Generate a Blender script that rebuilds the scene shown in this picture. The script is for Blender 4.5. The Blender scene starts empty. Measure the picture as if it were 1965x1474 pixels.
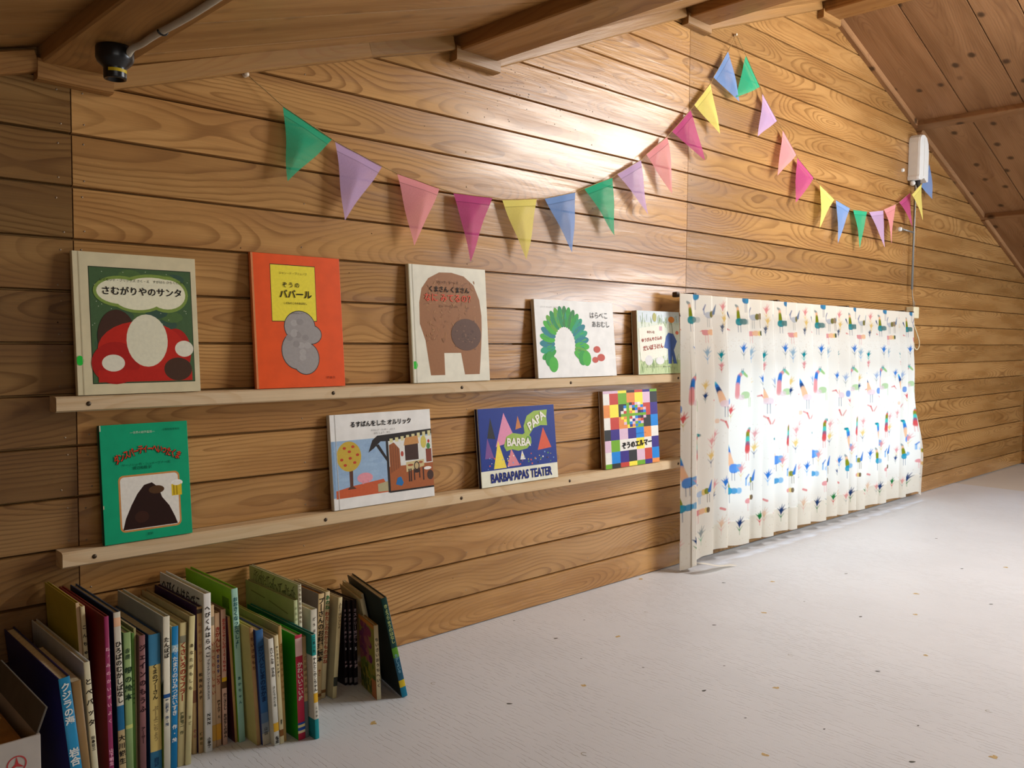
import bpy, bmesh, math, random
import numpy as np
from mathutils import Vector, Matrix

SC = bpy.context.scene
COL = SC.collection
RNG = random.Random(11)
PI = math.pi

# ------------------------------------------------------------------ camera
YAW, PITCH, ROLL = 0.762519393, -0.0520519706, 0.00762503111
cy_, sy_, cp_, sp_ = math.cos(YAW), math.sin(YAW), math.cos(PITCH), math.sin(PITCH)
fwd = Vector((sy_*cp_, cy_*cp_, sp_)); rgt = Vector((cy_, -sy_, 0)); up = rgt.cross(fwd)
r2 = rgt*math.cos(ROLL) + up*math.sin(ROLL)
u2 = up*math.cos(ROLL) - rgt*math.sin(ROLL)
cam = bpy.data.cameras.new('camera'); camo = bpy.data.objects.new('camera', cam); COL.objects.link(camo)
cam.sensor_width = 36.0; cam.lens = 1662.172*36.0/1965.0
cam.clip_start = 0.02; cam.clip_end = 60
camo.matrix_world = Matrix(((r2.x, u2.x, -fwd.x, 0.0), (r2.y, u2.y, -fwd.y, -1.6370), (r2.z, u2.z, -fwd.z, 0.7295), (0, 0, 0, 1)))
SC.camera = camo

# ------------------------------------------------------------------ world, lights, exposure
w = bpy.data.worlds.new('world'); SC.world = w; w.use_nodes = True
bg = w.node_tree.nodes['Background']; bg.inputs[0].default_value = (1.0, 0.97, 0.93, 1); bg.inputs[1].default_value = 0.035

def area(name, loc, target, sx, sy, power, color=(1, 1, 1)):
    l = bpy.data.lights.new(name, 'AREA'); l.shape = 'RECTANGLE'; l.size = sx; l.size_y = sy; l.energy = power; l.color = color
    o = bpy.data.objects.new(name, l); COL.objects.link(o); o.location = loc
    o.rotation_euler = (Vector(target)-Vector(loc)).to_track_quat('-Z', 'Y').to_euler()
    return o
area('key_daylight', (3.3, -1.4, 1.74), (1.6, 0.0, 0.75), 0.95, 0.5, 39, (1.0, 0.98, 0.955))
area('side_daylight', (5.1, -2.7, 1.0), (3.1, -0.1, 0.25), 1.2, 0.8, 66, (0.86, 0.925, 1.0))
area('room_fill', (-.1, -3.3, 1.0), (.8, -.2, 0.25), 1.6, .9, 14, (1.0, 0.97, 0.93))  # soft fill added behind the camera to brighten book spines and covers
area('window_daylight', (3.3, 2.6, 0.75), (3.3, 0.0, 0.45), 2.4, 1.3, 62, (0.56, 0.77, 1.0))
area('sky_above_window', (3.3, 1.1, 1.9), (3.3, 0.0, 0.3), 2.6, 0.8, 95, (0.62, 0.80, 1.0))
SC.view_settings.view_transform = 'Standard'
SC.view_settings.look = 'None'
SC.view_settings.gamma = 1.0
SC.view_settings.use_curve_mapping = False
SC.view_settings.exposure = 0.0

# ------------------------------------------------------------------ helpers: materials
def lin(c):
    return tuple(((x/255.0)/12.92 if x/255.0 <= .04045 else ((x/255.0+.055)/1.055)**2.4) for x in c[:3])
class NT:
    def __init__(s, name):
        s.m = bpy.data.materials.new(name); s.m.use_nodes = True; s.t = s.m.node_tree
        s.bsdf = s.t.nodes['Principled BSDF']; s.out = s.t.nodes['Material Output']
    def n(s, typ, **kw):
        x = s.t.nodes.new(typ)
        for k, v in kw.items(): setattr(x, k, v)
        return x
    def link(s, a, b): s.t.links.new(a, b)
    def val(s, sock, v):
        if hasattr(v, 'is_output') or isinstance(v, bpy.types.NodeSocket): s.link(v, sock)
        else: sock.default_value = v
    def math(s, op, a, b=0.0, c=None, clamp=False):
        x = s.n('ShaderNodeMath', operation=op, use_clamp=clamp)
        s.val(x.inputs[0], a); s.val(x.inputs[1], b)
        if c is not None: s.val(x.inputs[2], c)
        return x.outputs[0]
    def smooth(s, v, a, b, lo=0.0, hi=1.0):
        x = s.n('ShaderNodeMapRange', interpolation_type='SMOOTHSTEP'); s.val(x.inputs[0], v)
        x.inputs[1].default_value = a; x.inputs[2].default_value = b; x.inputs[3].default_value = lo; x.inputs[4].default_value = hi
        return x.outputs[0]
    def xyz(s, a, b, c):
        x = s.n('ShaderNodeCombineXYZ'); s.val(x.inputs[0], a); s.val(x.inputs[1], b); s.val(x.inputs[2], c); return x.outputs[0]
    def noise(s, vec, scale=1.0, detail=2.0, rough=.5):
        x = s.n('ShaderNodeTexNoise'); s.link(vec, x.inputs['Vector']); x.inputs['Scale'].default_value = scale
        x.inputs['Detail'].default_value = detail; x.inputs['Roughness'].default_value = rough; return x.outputs[0]
    def mix(s, f, a, b, mode='MIX'):
        x = s.n('ShaderNodeMix', data_type='RGBA', blend_type=mode); s.val(x.inputs[0], f); s.val(x.inputs[6], a); s.val(x.inputs[7], b); return x.outputs[2]
    def bump(s, h, dist, strength=1.0):
        x = s.n('ShaderNodeBump'); x.inputs['Strength'].default_value = strength; x.inputs['Distance'].default_value = dist
        s.link(h, x.inputs['Height']); s.link(x.outputs[0], s.bsdf.inputs['Normal'])
def c4(c): return (c[0], c[1], c[2], 1.0)

def wood(name, light, dark, line, ring=.0075, rough=.36, spec=.5, knots=0.0, line_amt=.6, tint=.22):
    t = NT(name); uv = t.n('ShaderNodeUVMap', uv_map='grain'); sp = t.n('ShaderNodeSeparateXYZ'); t.link(uv.outputs[0], sp.inputs[0])
    u, v = sp.outputs[0], sp.outputs[1]
    at = t.n('ShaderNodeAttribute', attribute_name='rnd'); rs = t.n('ShaderNodeSeparateXYZ'); t.link(at.outputs['Vector'], rs.inputs[0])
    a, b, c = rs.outputs
    M = t.math
    n1 = t.noise(t.xyz(M('MULTIPLY_ADD', a, 37.0, M('MULTIPLY', u, 1.5)), M('MULTIPLY', v, 3.0), M('MULTIPLY', b, 53.0)), 1.0, 1.5)
    n2 = t.noise(t.xyz(M('MULTIPLY_ADD', c, 19.0, M('MULTIPLY', u, 9.0)), M('MULTIPLY', v, 30.0), M('MULTIPLY', a, 29.0)), 1.0, 2.5)
    d = M('ADD', M('MULTIPLY_ADD', b, .055, .004), M('MULTIPLY', M('SUBTRACT', n1, .5), .26))
    vv = M('ADD', M('ADD', v, M('MULTIPLY', M('SUBTRACT', c, .5), .08)), M('MULTIPLY', M('SUBTRACT', n2, .5), .012))
    r = M('SQRT', M('ADD', M('MULTIPLY', vv, vv), M('MULTIPLY', d, d)))
    tt = M('FRACT', M('DIVIDE', r, ring))
    ln = M('MULTIPLY', t.smooth(tt, .45, .93), t.smooth(tt, .93, 1.0, 1.0, 0.0))
    fib = t.noise(t.xyz(M('MULTIPLY_ADD', a, 7.0, M('MULTIPLY', u, 7.0)), M('MULTIPLY', v, 420.0), b), 1.0, 2.0)
    big = t.noise(t.xyz(M('MULTIPLY_ADD', b, 31.0, M('MULTIPLY', u, 2.3)), M('MULTIPLY', v, 17.0), M('MULTIPLY', c, 13.0)), 1.0, 3.0)
    col = t.mix(t.smooth(big, .3, .72), c4(light), c4(dark))
    fade = t.smooth(t.noise(t.xyz(M('MULTIPLY', u, 3.0), M('MULTIPLY', v, 12.0), M('MULTIPLY', a, 91.0)), 1.0, 2.0), .3, .65, .35, 1.0)
    col = t.mix(M('MULTIPLY', M('MULTIPLY', ln, line_amt), fade), col, c4(line))
    if knots:
        vo = t.n('ShaderNodeTexVoronoi', voronoi_dimensions='2D'); t.link(t.xyz(M('MULTIPLY_ADD', a, 17.0, M('MULTIPLY', u, 7.0)), M('MULTIPLY_ADD', b, 9.0, M('MULTIPLY', v, 9.0)), c), vo.inputs['Vector'])
        vo.inputs['Scale'].default_value = 1.0
        wob = M('ADD', vo.outputs['Distance'], M('MULTIPLY', M('SUBTRACT', n2, .5), .12))
        vs = t.n('ShaderNodeSeparateColor'); t.link(vo.outputs['Color'], vs.inputs[0]); kn = M('MULTIPLY', t.smooth(wob, .05, .17, 1.0, 0.0), t.smooth(vs.outputs[0], .55, .6))
        col = t.mix(M('MULTIPLY', kn, knots), col, c4(tuple(x*.16 for x in dark)))
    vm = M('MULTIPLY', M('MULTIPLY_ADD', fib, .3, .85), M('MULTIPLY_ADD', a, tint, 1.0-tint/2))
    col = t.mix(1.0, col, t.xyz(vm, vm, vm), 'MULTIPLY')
    t.link(col, t.bsdf.inputs['Base Color'])
    t.link(M('MULTIPLY_ADD', t.smooth(big, .3, .75), .16, rough-.06), t.bsdf.inputs['Roughness'])
    t.bsdf.inputs['Specular IOR Level'].default_value = spec
    t.bump(M('ADD', M('MULTIPLY', fib, .5), M('MULTIPLY', big, 8.0)), .0007, .5)
    return t.m

def flat(name, rgb, rough=.5, spec=.4, var=.06, vscale=40.0, metal=0.0, linear=False, bump=0.0):
    t = NT(name); c = rgb if linear else lin(rgb)
    tc = t.n('ShaderNodeTexCoord'); n = t.noise(tc.outputs['Object'], vscale, 3.0)
    col = t.mix(t.smooth(n, .3, .7), c4(tuple(x*(1-var) for x in c)), c4(tuple(min(1, x*(1+var)) for x in c)))
    t.link(col, t.bsdf.inputs['Base Color']); t.bsdf.inputs['Roughness'].default_value = rough
    t.bsdf.inputs['Specular IOR Level'].default_value = spec; t.bsdf.inputs['Metallic'].default_value = metal
    if bump: t.bump(n, bump, .6)
    return t.m
_fc = {}
def paper(rgb, rough=.42):
    k = (tuple(rgb), rough)
    if k not in _fc: _fc[k] = flat('cover_%d_%d_%d' % tuple(rgb), rgb, rough, .22, .05, 30.0)
    return _fc[k]
def ink(rgb):
    k = (tuple(rgb), 'ink')
    if k not in _fc: _fc[k] = flat('ink_%d_%d_%d' % tuple(rgb), rgb, .55, .12, .03, 60.0)
    return _fc[k]

def printed(name='printed_art'):
    t = NT(name); a = t.n('ShaderNodeAttribute', attribute_name='Col')
    tc = t.n('ShaderNodeTexCoord'); n = t.noise(tc.outputs['Object'], 160.0, 3.0)
    k = t.math('MULTIPLY_ADD', n, .24, .88)
    t.link(t.mix(1.0, a.outputs['Color'], t.xyz(k, k, k), 'MULTIPLY'), t.bsdf.inputs['Base Color'])
    t.bsdf.inputs['Roughness'].default_value = .42; t.bsdf.inputs['Specular IOR Level'].default_value = .18
    return t.m

# ------------------------------------------------------------------ helpers: objects
def tag(o, label=None, cat=None, group=None, kind=None):
    if label: o['label'] = label
    if cat: o['category'] = cat
    if group: o['group'] = group
    if kind: o['kind'] = kind
    return o
def empty(name, loc=(0, 0, 0)):
    o = bpy.data.objects.new(name, None); o.empty_display_size = .02; COL.objects.link(o); o.location = loc; return o
def link_mesh(name, me, mats, parent=None):
    for m in (mats if isinstance(mats, (list, tuple)) else [mats]): me.materials.append(m)
    o = bpy.data.objects.new(name, me); COL.objects.link(o)
    if parent is not None: o.parent = parent
    return o
def obj(name, bm, mats, parent=None, smooth=False):
    me = bpy.data.meshes.new(name)
    if smooth:
        for f in bm.faces: f.smooth = True
    bm.to_mesh(me); bm.free()
    return link_mesh(name, me, mats, parent)
def box(bm, x0, x1, y0, y1, z0, z1, mi=0, bev=0.0):
    tmp = bmesh.new()
    v = [tmp.verts.new((x, y, z)) for x in (x0, x1) for y in (y0, y1) for z in (z0, z1)]
    for q in ((0, 1, 3, 2), (4, 6, 7, 5), (0, 4, 5, 1), (2, 3, 7, 6), (0, 2, 6, 4), (1, 5, 7, 3)): tmp.faces.new([v[i] for i in q])
    if bev: bmesh.ops.bevel(tmp, geom=tmp.edges[:], offset=bev, segments=2, affect='EDGES', profile=.6)
    bmesh.ops.recalc_face_normals(tmp, faces=tmp.faces[:])
    mp = {}
    for vv in tmp.verts: mp[vv] = bm.verts.new(vv.co)
    for f in tmp.faces:
        nf = bm.faces.new([mp[x] for x in f.verts]); nf.material_index = mi
    tmp.free()
def tube(bm, pts, rad, seg=8, mi=0):
    pts = [Vector(p) for p in pts]; rings = []
    for i, p in enumerate(pts):
        t = (pts[min(i+1, len(pts)-1)]-pts[max(i-1, 0)]).normalized()
        a = t.cross(Vector((0, 0, 1)));
        if a.length < 1e-3: a = t.cross(Vector((0, 1, 0)))
        a.normalize(); b = t.cross(a); r = rad[i] if isinstance(rad, (list, tuple)) else rad
        rings.append([bm.verts.new(p+a*math.cos(k*2*PI/seg)*r+b*math.sin(k*2*PI/seg)*r) for k in range(seg)])
    for i in range(len(rings)-1):
        for k in range(seg):
            f = bm.faces.new((rings[i][k], rings[i][(k+1) % seg], rings[i+1][(k+1) % seg], rings[i+1][k])); f.smooth = True; f.material_index = mi
    bm.faces.new(rings[0][::-1]).material_index = mi; bm.faces.new(rings[-1]).material_index = mi
def lathe(bm, prof, center, seg=24, mi=0):
    rings = []
    for r, z in prof:
        rings.append([bm.verts.new((center[0]+r*math.cos(2*PI*k/seg), center[1]+r*math.sin(2*PI*k/seg), center[2]+z)) for k in range(seg)])
    for i in range(len(rings)-1):
        for k in range(seg):
            f = bm.faces.new((rings[i][k], rings[i][(k+1) % seg], rings[i+1][(k+1) % seg], rings[i+1][k])); f.smooth = True; f.material_index = mi
    return rings
def ball(bm, c, r, mi=0, sz=1.0):
    g = bmesh.ops.create_icosphere(bm, subdivisions=2, radius=r, matrix=Matrix.Translation(c) @ Matrix.Diagonal((1, sz, 1, 1)))
    for v in g['verts']:
        for f in v.link_faces: f.material_index = mi; f.smooth = True

def wood_bm():
    bm = bmesh.new(); bm.loops.layers.uv.new('grain'); bm.loops.layers.float_color.new('rnd'); return bm
def plank(bm, O, U, V, N, lu, lv, th, ch=.002, mi=0, rnd=None, u0=0.0, vc=None, dep=None):
    """a board: O corner on its face, U along, V across, N out of its face"""
    O, U, V, N = Vector(O), Vector(U).normalized(), Vector(V).normalized(), Vector(N).normalized()
    uvl = bm.loops.layers.uv['grain']; cl = bm.loops.layers.float_color['rnd']
    rnd = rnd or (RNG.random(), RNG.random(), RNG.random()); vc = lv/2 if vc is None else vc
    dep = ch*1.6 if dep is None else dep
    prof = [(0, -th), (0, -dep), (ch, 0), (lv-ch, 0), (lv, -dep), (lv, -th)]
    A = [bm.verts.new(O+V*p[0]+N*p[1]) for p in prof]; B = [bm.verts.new(O+U*lu+V*p[0]+N*p[1]) for p in prof]
    fs = []
    k = len(prof)
    for i in range(k):
        j = (i+1) % k; fs.append(([A[i], A[j], B[j], B[i]], [(0, prof[i]), (0, prof[j]), (lu, prof[j]), (lu, prof[i])]))
    fs.append((A[::-1], [(0, p) for p in prof[::-1]])); fs.append((B, [(lu, p) for p in prof]))
    for vs, cs in fs:
        f = bm.faces.new(vs); f.material_index = mi
        for lp, (uu, p) in zip(f.loops, cs):
            lp[uvl].uv = (u0+uu, p[0]-vc+p[1]*.6); lp[cl] = (rnd[0], rnd[1], rnd[2], 1)
    return rnd
def fix(bm): bmesh.ops.recalc_face_normals(bm, faces=bm.faces[:]); return bm

_art = None
class Art:
    """flat printed shapes in one mesh; u to the right, v up, printed just above a surface facing -y"""
    def __init__(s, W, H, y=-.00012): s.bm = bmesh.new(); s.cl = s.bm.loops.layers.float_color.new('Col'); s.W, s.H, s.y, s.k = W, H, y, 0
    def poly(s, pts, rgb):
        s.k += 1; y = s.y-s.k*.000004; c = lin(rgb)
        vs = [s.bm.verts.new((min(max(p[0], .001), .999)*s.W, y, min(max(p[1], .001), .999)*s.H)) for p in pts]
        f = s.bm.faces.new(vs); f.normal_update()
        if f.normal.y > 0: f.normal_flip()
        for l in f.loops: l[s.cl] = (*c, 1)
    def rect(s, a, b, c, d, rgb): s.poly([(a, b), (c, b), (c, d), (a, d)], rgb)
    def ell(s, cx, cy, rx, ry, rgb, n=28, rot=0.0, a0=0.0, a1=2*PI):
        asp = s.H/s.W; P = []
        for k in range(n+1):
            t = a0+(a1-a0)*k/n; x, y = rx*math.cos(t), ry*math.sin(t)*asp
            if a1-a0 > 6.28 and k == n: break
            P.append((cx+x*math.cos(rot)-y*math.sin(rot), cy+(x*math.sin(rot)+y*math.cos(rot))/asp))
        s.poly(P, rgb)
    def line(s, x0, y0, x1, y1, wd, rgb):
        dx, dy = (x1-x0)*s.W, (y1-y0)*s.H; l = math.hypot(dx, dy) or 1; nx, ny = -dy/l*wd/2/s.W*1.0, dx/l*wd/2/s.H
        s.poly([(x0+nx, y0+ny), (x1+nx, y1+ny), (x1-nx, y1-ny), (x0-nx, y0-ny)], rgb)
    def done(s, parent, name='cover_print'):
        global _art
        if _art is None: _art = printed()
        return obj(name, s.bm, _art, parent)

_tx = {}
def text(parent, name, body, size, x, z, rgb, y=-.0014, align='CENTER', bold=.0, vertical=False, rot=0.0, sx=1.0, fit=None, space=1.0):
    """lettering on a surface that faces -y; (x, z) is its centre line and middle; fit caps its length in metres"""
    nch = len(body)
    if vertical and fit:
        pitch = fit/max(nch, 1); size = min(size, pitch); space = min(2.0, pitch/size)
    if vertical: body = '\n'.join(ch if ch != 'ー' else '丨' for ch in body)
    key = (body, bold, align, space)
    if key not in _tx:
        c = bpy.data.curves.new('lettering', 'FONT'); c.body = body; c.size = 1.0; c.align_x = align; c.align_y = 'CENTER'
        c.offset = bold; c.space_line = .98*space; c.space_character = 1.0 if vertical else space; c.resolution_u = 2
        to = bpy.data.objects.new('lettering', c); COL.objects.link(to); bpy.context.view_layer.update()
        me = bpy.data.meshes.new_from_object(to.evaluated_get(bpy.context.evaluated_depsgraph_get()))
        bpy.data.objects.remove(to); bpy.data.curves.remove(c); _tx[key] = me
    me = _tx[key].copy(); me.materials.clear(); co = np.empty(len(me.vertices)*3); me.vertices.foreach_get('co', co); co = co.reshape(-1, 3)
    ext = (co[:, 1].max()-co[:, 1].min()) if vertical else (co[:, 0].max()-co[:, 0].min())
    mid = (co[:, 1].max()+co[:, 1].min())/2
    sc = size; ssx = sx
    if fit and not vertical and ext*size*sx > fit: sc = fit/ext/(1 if vertical else sx)
    X, Z = co[:, 0]*sc*ssx, (co[:, 1]-mid)*sc
    cr, sr = math.cos(rot), math.sin(rot)
    out = np.stack([x+X*cr-Z*sr, np.full(len(X), y), z+X*sr+Z*cr], 1)
    me.vertices.foreach_set('co', out.ravel()); me.update(); me.name = name
    return link_mesh(name, me, ink(rgb), parent)

# ================================================================== THE ROOM
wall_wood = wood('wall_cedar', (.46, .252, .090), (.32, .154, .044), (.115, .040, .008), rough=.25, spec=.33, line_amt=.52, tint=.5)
ceil_dimmed = wood('ceiling_cedar_dimmed', (.33, .172, .076), (.24, .118, .046), (.15, .065, .03), rough=.55, spec=.25, knots=.85, line_amt=.4)  # same cedar as the left slope, the right side's dimness put into its colour
ceil_pale = wood('ceiling_cedar_pale', (.45, .245, .080), (.33, .165, .048), (.22, .09, .025), rough=.45, spec=.35, knots=.3, line_amt=.35)
beam_wood = wood('beam_cedar', (.40, .20, .058), (.30, .135, .036), (.19, .07, .018), rough=.42, spec=.4, knots=.3)
trim_wood = wood('trim_pine', (.38, .205, .068), (.28, .145, .042), (.30, .13, .04), rough=.4)
ledge_wood = wood('ledge_pine', (.68, .51, .31), (.60, .43, .24), (.50, .30, .13), ring=.012, rough=.5, spec=.3, line_amt=.4, tint=.08)
steel = flat('nail_steel', (150, 132, 108), .45, .5, .05, metal=.6)
dark_spot = flat('dark_speck', (50, 28, 14), .7, .2)
brass = flat('old_screw', (92, 74, 50), .4, .5, .2, 200, metal=.7)

P = .091; Z0 = .6252            # board module and height of one groove
WIN = (2.45, 4.15, .13, .815)   # opening behind the curtain
ROOFL = [(-1.6, .62), (.446, 1.232), (1.36, 1.47), (2.30, 1.785), (3.225, 2.07)]
ROOFR = [(3.225, 2.07), (4.09, 1.755), (5.0, 1.42), (5.9, 1.11)]
def roof_z(x):
    L = ROOFL+ROOFR[1:]
    for (a, za), (b, zb) in zip(L, L[1:]):
        if a <= x <= b: return za+(zb-za)*(x-a)/(b-a)
    return 0
bm = wood_bm()
def wall_piece(x0, x1, z0, z1, rnd, zc):
    if x1-x0 < .004 or z1-z0 < .004: return
    # clip the piece to where the roof line leaves room for it
    n = 40; xs = [x0+(x1-x0)*k/n for k in range(n+1)]; ok = [x for x in xs if roof_z(x) > z0-.002]
    if not ok: return
    a, b = max(x0, min(ok)-(x1-x0)/n), min(x1, max(ok)+(x1-x0)/n)
    plank(bm, (a, 0, z0+.0012), (1, 0, 0), (0, 0, 1), (0, -1, 0), b-a, z1-z0-.0024, .016, ch=.0016, rnd=rnd, u0=a, vc=zc-z0, dep=.007)
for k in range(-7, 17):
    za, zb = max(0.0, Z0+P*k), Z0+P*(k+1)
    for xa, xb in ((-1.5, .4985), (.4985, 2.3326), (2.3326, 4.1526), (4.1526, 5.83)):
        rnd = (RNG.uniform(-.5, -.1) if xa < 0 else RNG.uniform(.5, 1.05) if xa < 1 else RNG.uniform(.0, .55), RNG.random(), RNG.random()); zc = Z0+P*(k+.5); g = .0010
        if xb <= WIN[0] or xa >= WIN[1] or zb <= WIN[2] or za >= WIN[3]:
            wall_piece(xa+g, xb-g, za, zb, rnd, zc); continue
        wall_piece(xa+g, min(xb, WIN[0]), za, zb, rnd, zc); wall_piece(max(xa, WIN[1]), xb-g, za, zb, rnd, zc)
        c0, c1 = max(xa, WIN[0]), min(xb, WIN[1])
        wall_piece(c0, c1, za, min(zb, WIN[2]), rnd, zc); wall_piece(c0, c1, max(za, WIN[3]), zb, rnd, zc)
fix(bm)
# backing behind the boards, nail heads and fly specks belong to the wall
def quad(bm, pts, mi): bm.faces.new([bm.verts.new(p) for p in pts]).material_index = mi
for x0, x1, z0, z1 in ((-1.5, WIN[0], -.06, 2.1), (WIN[1], 5.83, -.06, 2.1), (WIN[0], WIN[1], -.06, WIN[2]), (WIN[0], WIN[1], WIN[3], 2.1)):
    quad(bm, [(x0, .0165, z0), (x1, .0165, z0), (x1, .0165, z1), (x0, .0165, z1)], 0)
def nail(x, z, r, mi):
    n = 8; c = bm.verts.new((x, -.0012, z)); ring = [bm.verts.new((x+r*math.cos(2*PI*i/n), -.0002, z+r*math.sin(2*PI*i/n))) for i in range(n)]
    for i in range(n): bm.faces.new((c, ring[(i+1) % n], ring[i])).material_index = mi
for k in range(-7, 16):
    for xs in (.478, .517, .953, 1.405, 1.872, 2.318, 2.352, 2.80, 3.25, 3.70, 4.13, 4.175, 4.62, 5.1):
        for f in ((.16, .8) if xs in (.478, .517, 2.318, 2.352) else (.2,)):
            z = Z0+P*(k+f+RNG.uniform(-.05, .05)); x = xs+RNG.uniform(-.007, .007)
            if .02 < z < roof_z(x)-.06 and not (WIN[0]-.03 < x < WIN[1]+.03 and WIN[2]-.03 < z < WIN[3]+.03): nail(x, z, .0017, 1)
for i in range(95):
    cx, cz = RNG.choice(((1.62, 1.41), (1.62, 1.41), (1.75, 1.36), (1.9, 1.46), (1.5, 1.33)))
    nail(cx+RNG.gauss(0, .07), cz+RNG.gauss(0, .035), RNG.uniform(.0006, .0015), 2)
for i in range(60):
    x, z = RNG.uniform(.2, 4.5), RNG.uniform(.1, 1.5)
    if z < roof_z(x)-.08 and not (WIN[0] < x < WIN[1] and z < .9): nail(x, z, RNG.uniform(.0006, .0014), 2)
tag(obj('wall_back', bm, [wall_wood, steel, dark_spot]), 'gable wall of grooved cedar boards with small nail heads', 'wall', kind='structure')

# right-hand side wall, of the same boards
bm = wood_bm()
for k in range(-7, 6):
    za, zb = max(0.0, Z0+P*k), min(Z0+P*(k+1), 1.1)
    plank(bm, (5.83, -4.0, za+.0012), (0, 1, 0), (0, 0, 1), (-1, 0, 0), 4.0, zb-za-.0024, .016, ch=.0016, u0=k*.7, dep=.007)
quad(bm, [(5.847, -4, 0), (5.847, 0.03, 0), (5.847, 0.03, 1.1), (5.847, -4, 1.1)], 0)
tag(obj('wall_right', fix(bm), wall_wood), 'low side wall of grooved cedar boards at the far right corner', 'wall', kind='structure')

bm = wood_bm()
for k in range(-7, 1):
    za, zb = max(0.0, Z0+P*k), min(Z0+P*(k+1), .66)
    plank(bm, (-1.5, .0, za+.0012), (0, -1, 0), (0, 0, 1), (1, 0, 0), 4.0, zb-za-.0024, .016, ch=.0016, u0=k*.9, dep=.007, rnd=(.1, RNG.random(), RNG.random()))
tag(obj('wall_left', fix(bm), wall_wood), 'low side wall of grooved cedar boards at the left end', 'wall', kind='structure')
# floor: pale embossed sheet with printed flecks
def floor_mat(name, base, emboss=True):
    t = NT(name); M = t.math; tc = t.n('ShaderNodeTexCoord'); sp = t.n('ShaderNodeSeparateXYZ'); t.link(tc.outputs['Object'], sp.inputs[0]); x, y = sp.outputs[0], sp.outputs[1]
    cloud = t.noise(tc.outputs['Object'], 3.0, 3.0); grain = t.noise(tc.outputs['Object'], 520.0, 2.0)
    col = t.mix(t.smooth(cloud, .3, .7), c4(base), c4(tuple(v*.95 for v in base)))
    if emboss:
        wob = t.noise(t.xyz(M('MULTIPLY', x, 55.0), M('MULTIPLY', y, 48.0), 0.0), 1.0, 2.0)
        slow = t.noise(t.xyz(M('MULTIPLY', x, 6.0), M('MULTIPLY', y, 3.0), 5.0), 1.0, 1.0)
        ph = M('FRACT', M('ADD', M('MULTIPLY', x, 92.0), M('MULTIPLY_ADD', wob, .85, M('MULTIPLY', slow, 3.0))))
        crack = M('MULTIPLY', t.smooth(ph, .44, .50), t.smooth(ph, .50, .56, 1.0, 0.0))
        brk = t.smooth(t.noise(t.xyz(M('MULTIPLY', x, 130.0), M('MULTIPLY', y, 26.0), 9.0), 1.0, 2.0), .42, .58)
        zone = t.smooth(t.noise(t.xyz(M('MULTIPLY', x, 9.0), M('MULTIPLY', y, 2.0), 3.0), 1.0, 1.0), .35, .6, .35, 1.0)
        crack = M('MULTIPLY', M('MULTIPLY', crack, brk), zone)
        col = t.mix(M('MULTIPLY', crack, .6), col, c4((.28, .22, .17)))
        t.bump(M('ADD', M('MULTIPLY', crack, -1.0), M('ADD', M('MULTIPLY', grain, .35), M('MULTIPLY', wob, .15))), .0010, .7)
    else: t.bump(grain, .0008, .6)
    t.link(col, t.bsdf.inputs['Base Color']); t.bsdf.inputs['Roughness'].default_value = .48; t.bsdf.inputs['Specular IOR Level'].default_value = .35
    return t.m
sheet = floor_mat('floor_sheet', (.705, .735, .775)); bare = floor_mat('floor_bare', (.68, .645, .58), False)
fl_dark = flat('fleck_dark', (62, 66, 60), .5); fl_tan = flat('fleck_tan', (196, 168, 110), .5, var=.2, vscale=300); fl_ring = flat('fleck_ring', (150, 146, 128), .5)
bm = bmesh.new()
box(bm, -1.5, 5.83, -4.0, .0165, -.06, -.003, 1); box(bm, -1.5, 4.745, -4.0, .0165, -.003, 0.0, 0)
MD = [(1.517, -.211), (1.173, -.409), (1.89, -.417), (1.516, -.637), (2.237, -.642), (1.891, -.838), (1.523, -1.058), (2.617, -.841), (2.621, -.421), (2.245, -.218), (2.96, -.647), (3.347, -.425), (2.25, -.475), (1.524, -.472), (1.673, -.165), (1.534, -.046), (1.463, -.342), (1.531, -.893), (1.677, -1.008), (1.464, -.766), (2.265, -.052), (1.667, -.589)]
MTn = [(1.639, -.306), (1.352, -.446), (1.641, -.731), (2.366, -.732), (.923, -.297), (1.356, -.868), (1.648, -1.149), (2.074, -.873), (2.09, -.024), (2.077, -.45), (2.366, -.313), (2.563, -.659), (3.085, -.737)]
MR = [(1.125, -.226), (1.125, -.651), (1.839, -.657), (1.845, -.235), (1.847, -1.078)]
def fleck(x, y, a, b, rot, mi, n=12, z=.0002):
    cr, sr = math.cos(rot), math.sin(rot); P_ = []
    for i in range(n):
        t = 2*PI*i/n; u, v = a*math.cos(t), b*math.sin(t)*(1-.35*math.cos(t)); P_.append(bm.verts.new((x+u*cr-v*sr, y+u*sr+v*cr, z)))
    bm.faces.new(P_).material_index = mi
for i, (x, y) in enumerate(MD):
    big = i < 12; fleck(x, y, .0062 if big else .003, .003 if big else .0017, -.5+RNG.uniform(-.4, .4), 2)
for x, y in MTn:
    for q in range(3): fleck(x+RNG.uniform(-.004, .004), y+RNG.uniform(-.004, .004), .0055, .0035, RNG.uniform(0, 3), 3, z=.0002+q*.00004)
for x, y in MR:
    n = 14; R1, R2 = .0055, .0043
    for i in range(n-4):
        a, b = 2*PI*i/n, 2*PI*(i+1)/n
        f = bm.faces.new([bm.verts.new((x+r*math.cos(t), y+r*math.sin(t)*1.2, .0002)) for r, t in ((R1, a), (R1, b), (R2, b), (R2, a))]); f.material_index = 4
tag(obj('floor', bm, [sheet, bare, fl_dark, fl_tan, fl_ring]), 'pale embossed sheet floor with small dark and tan flecks', 'floor', kind='structure')

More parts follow.
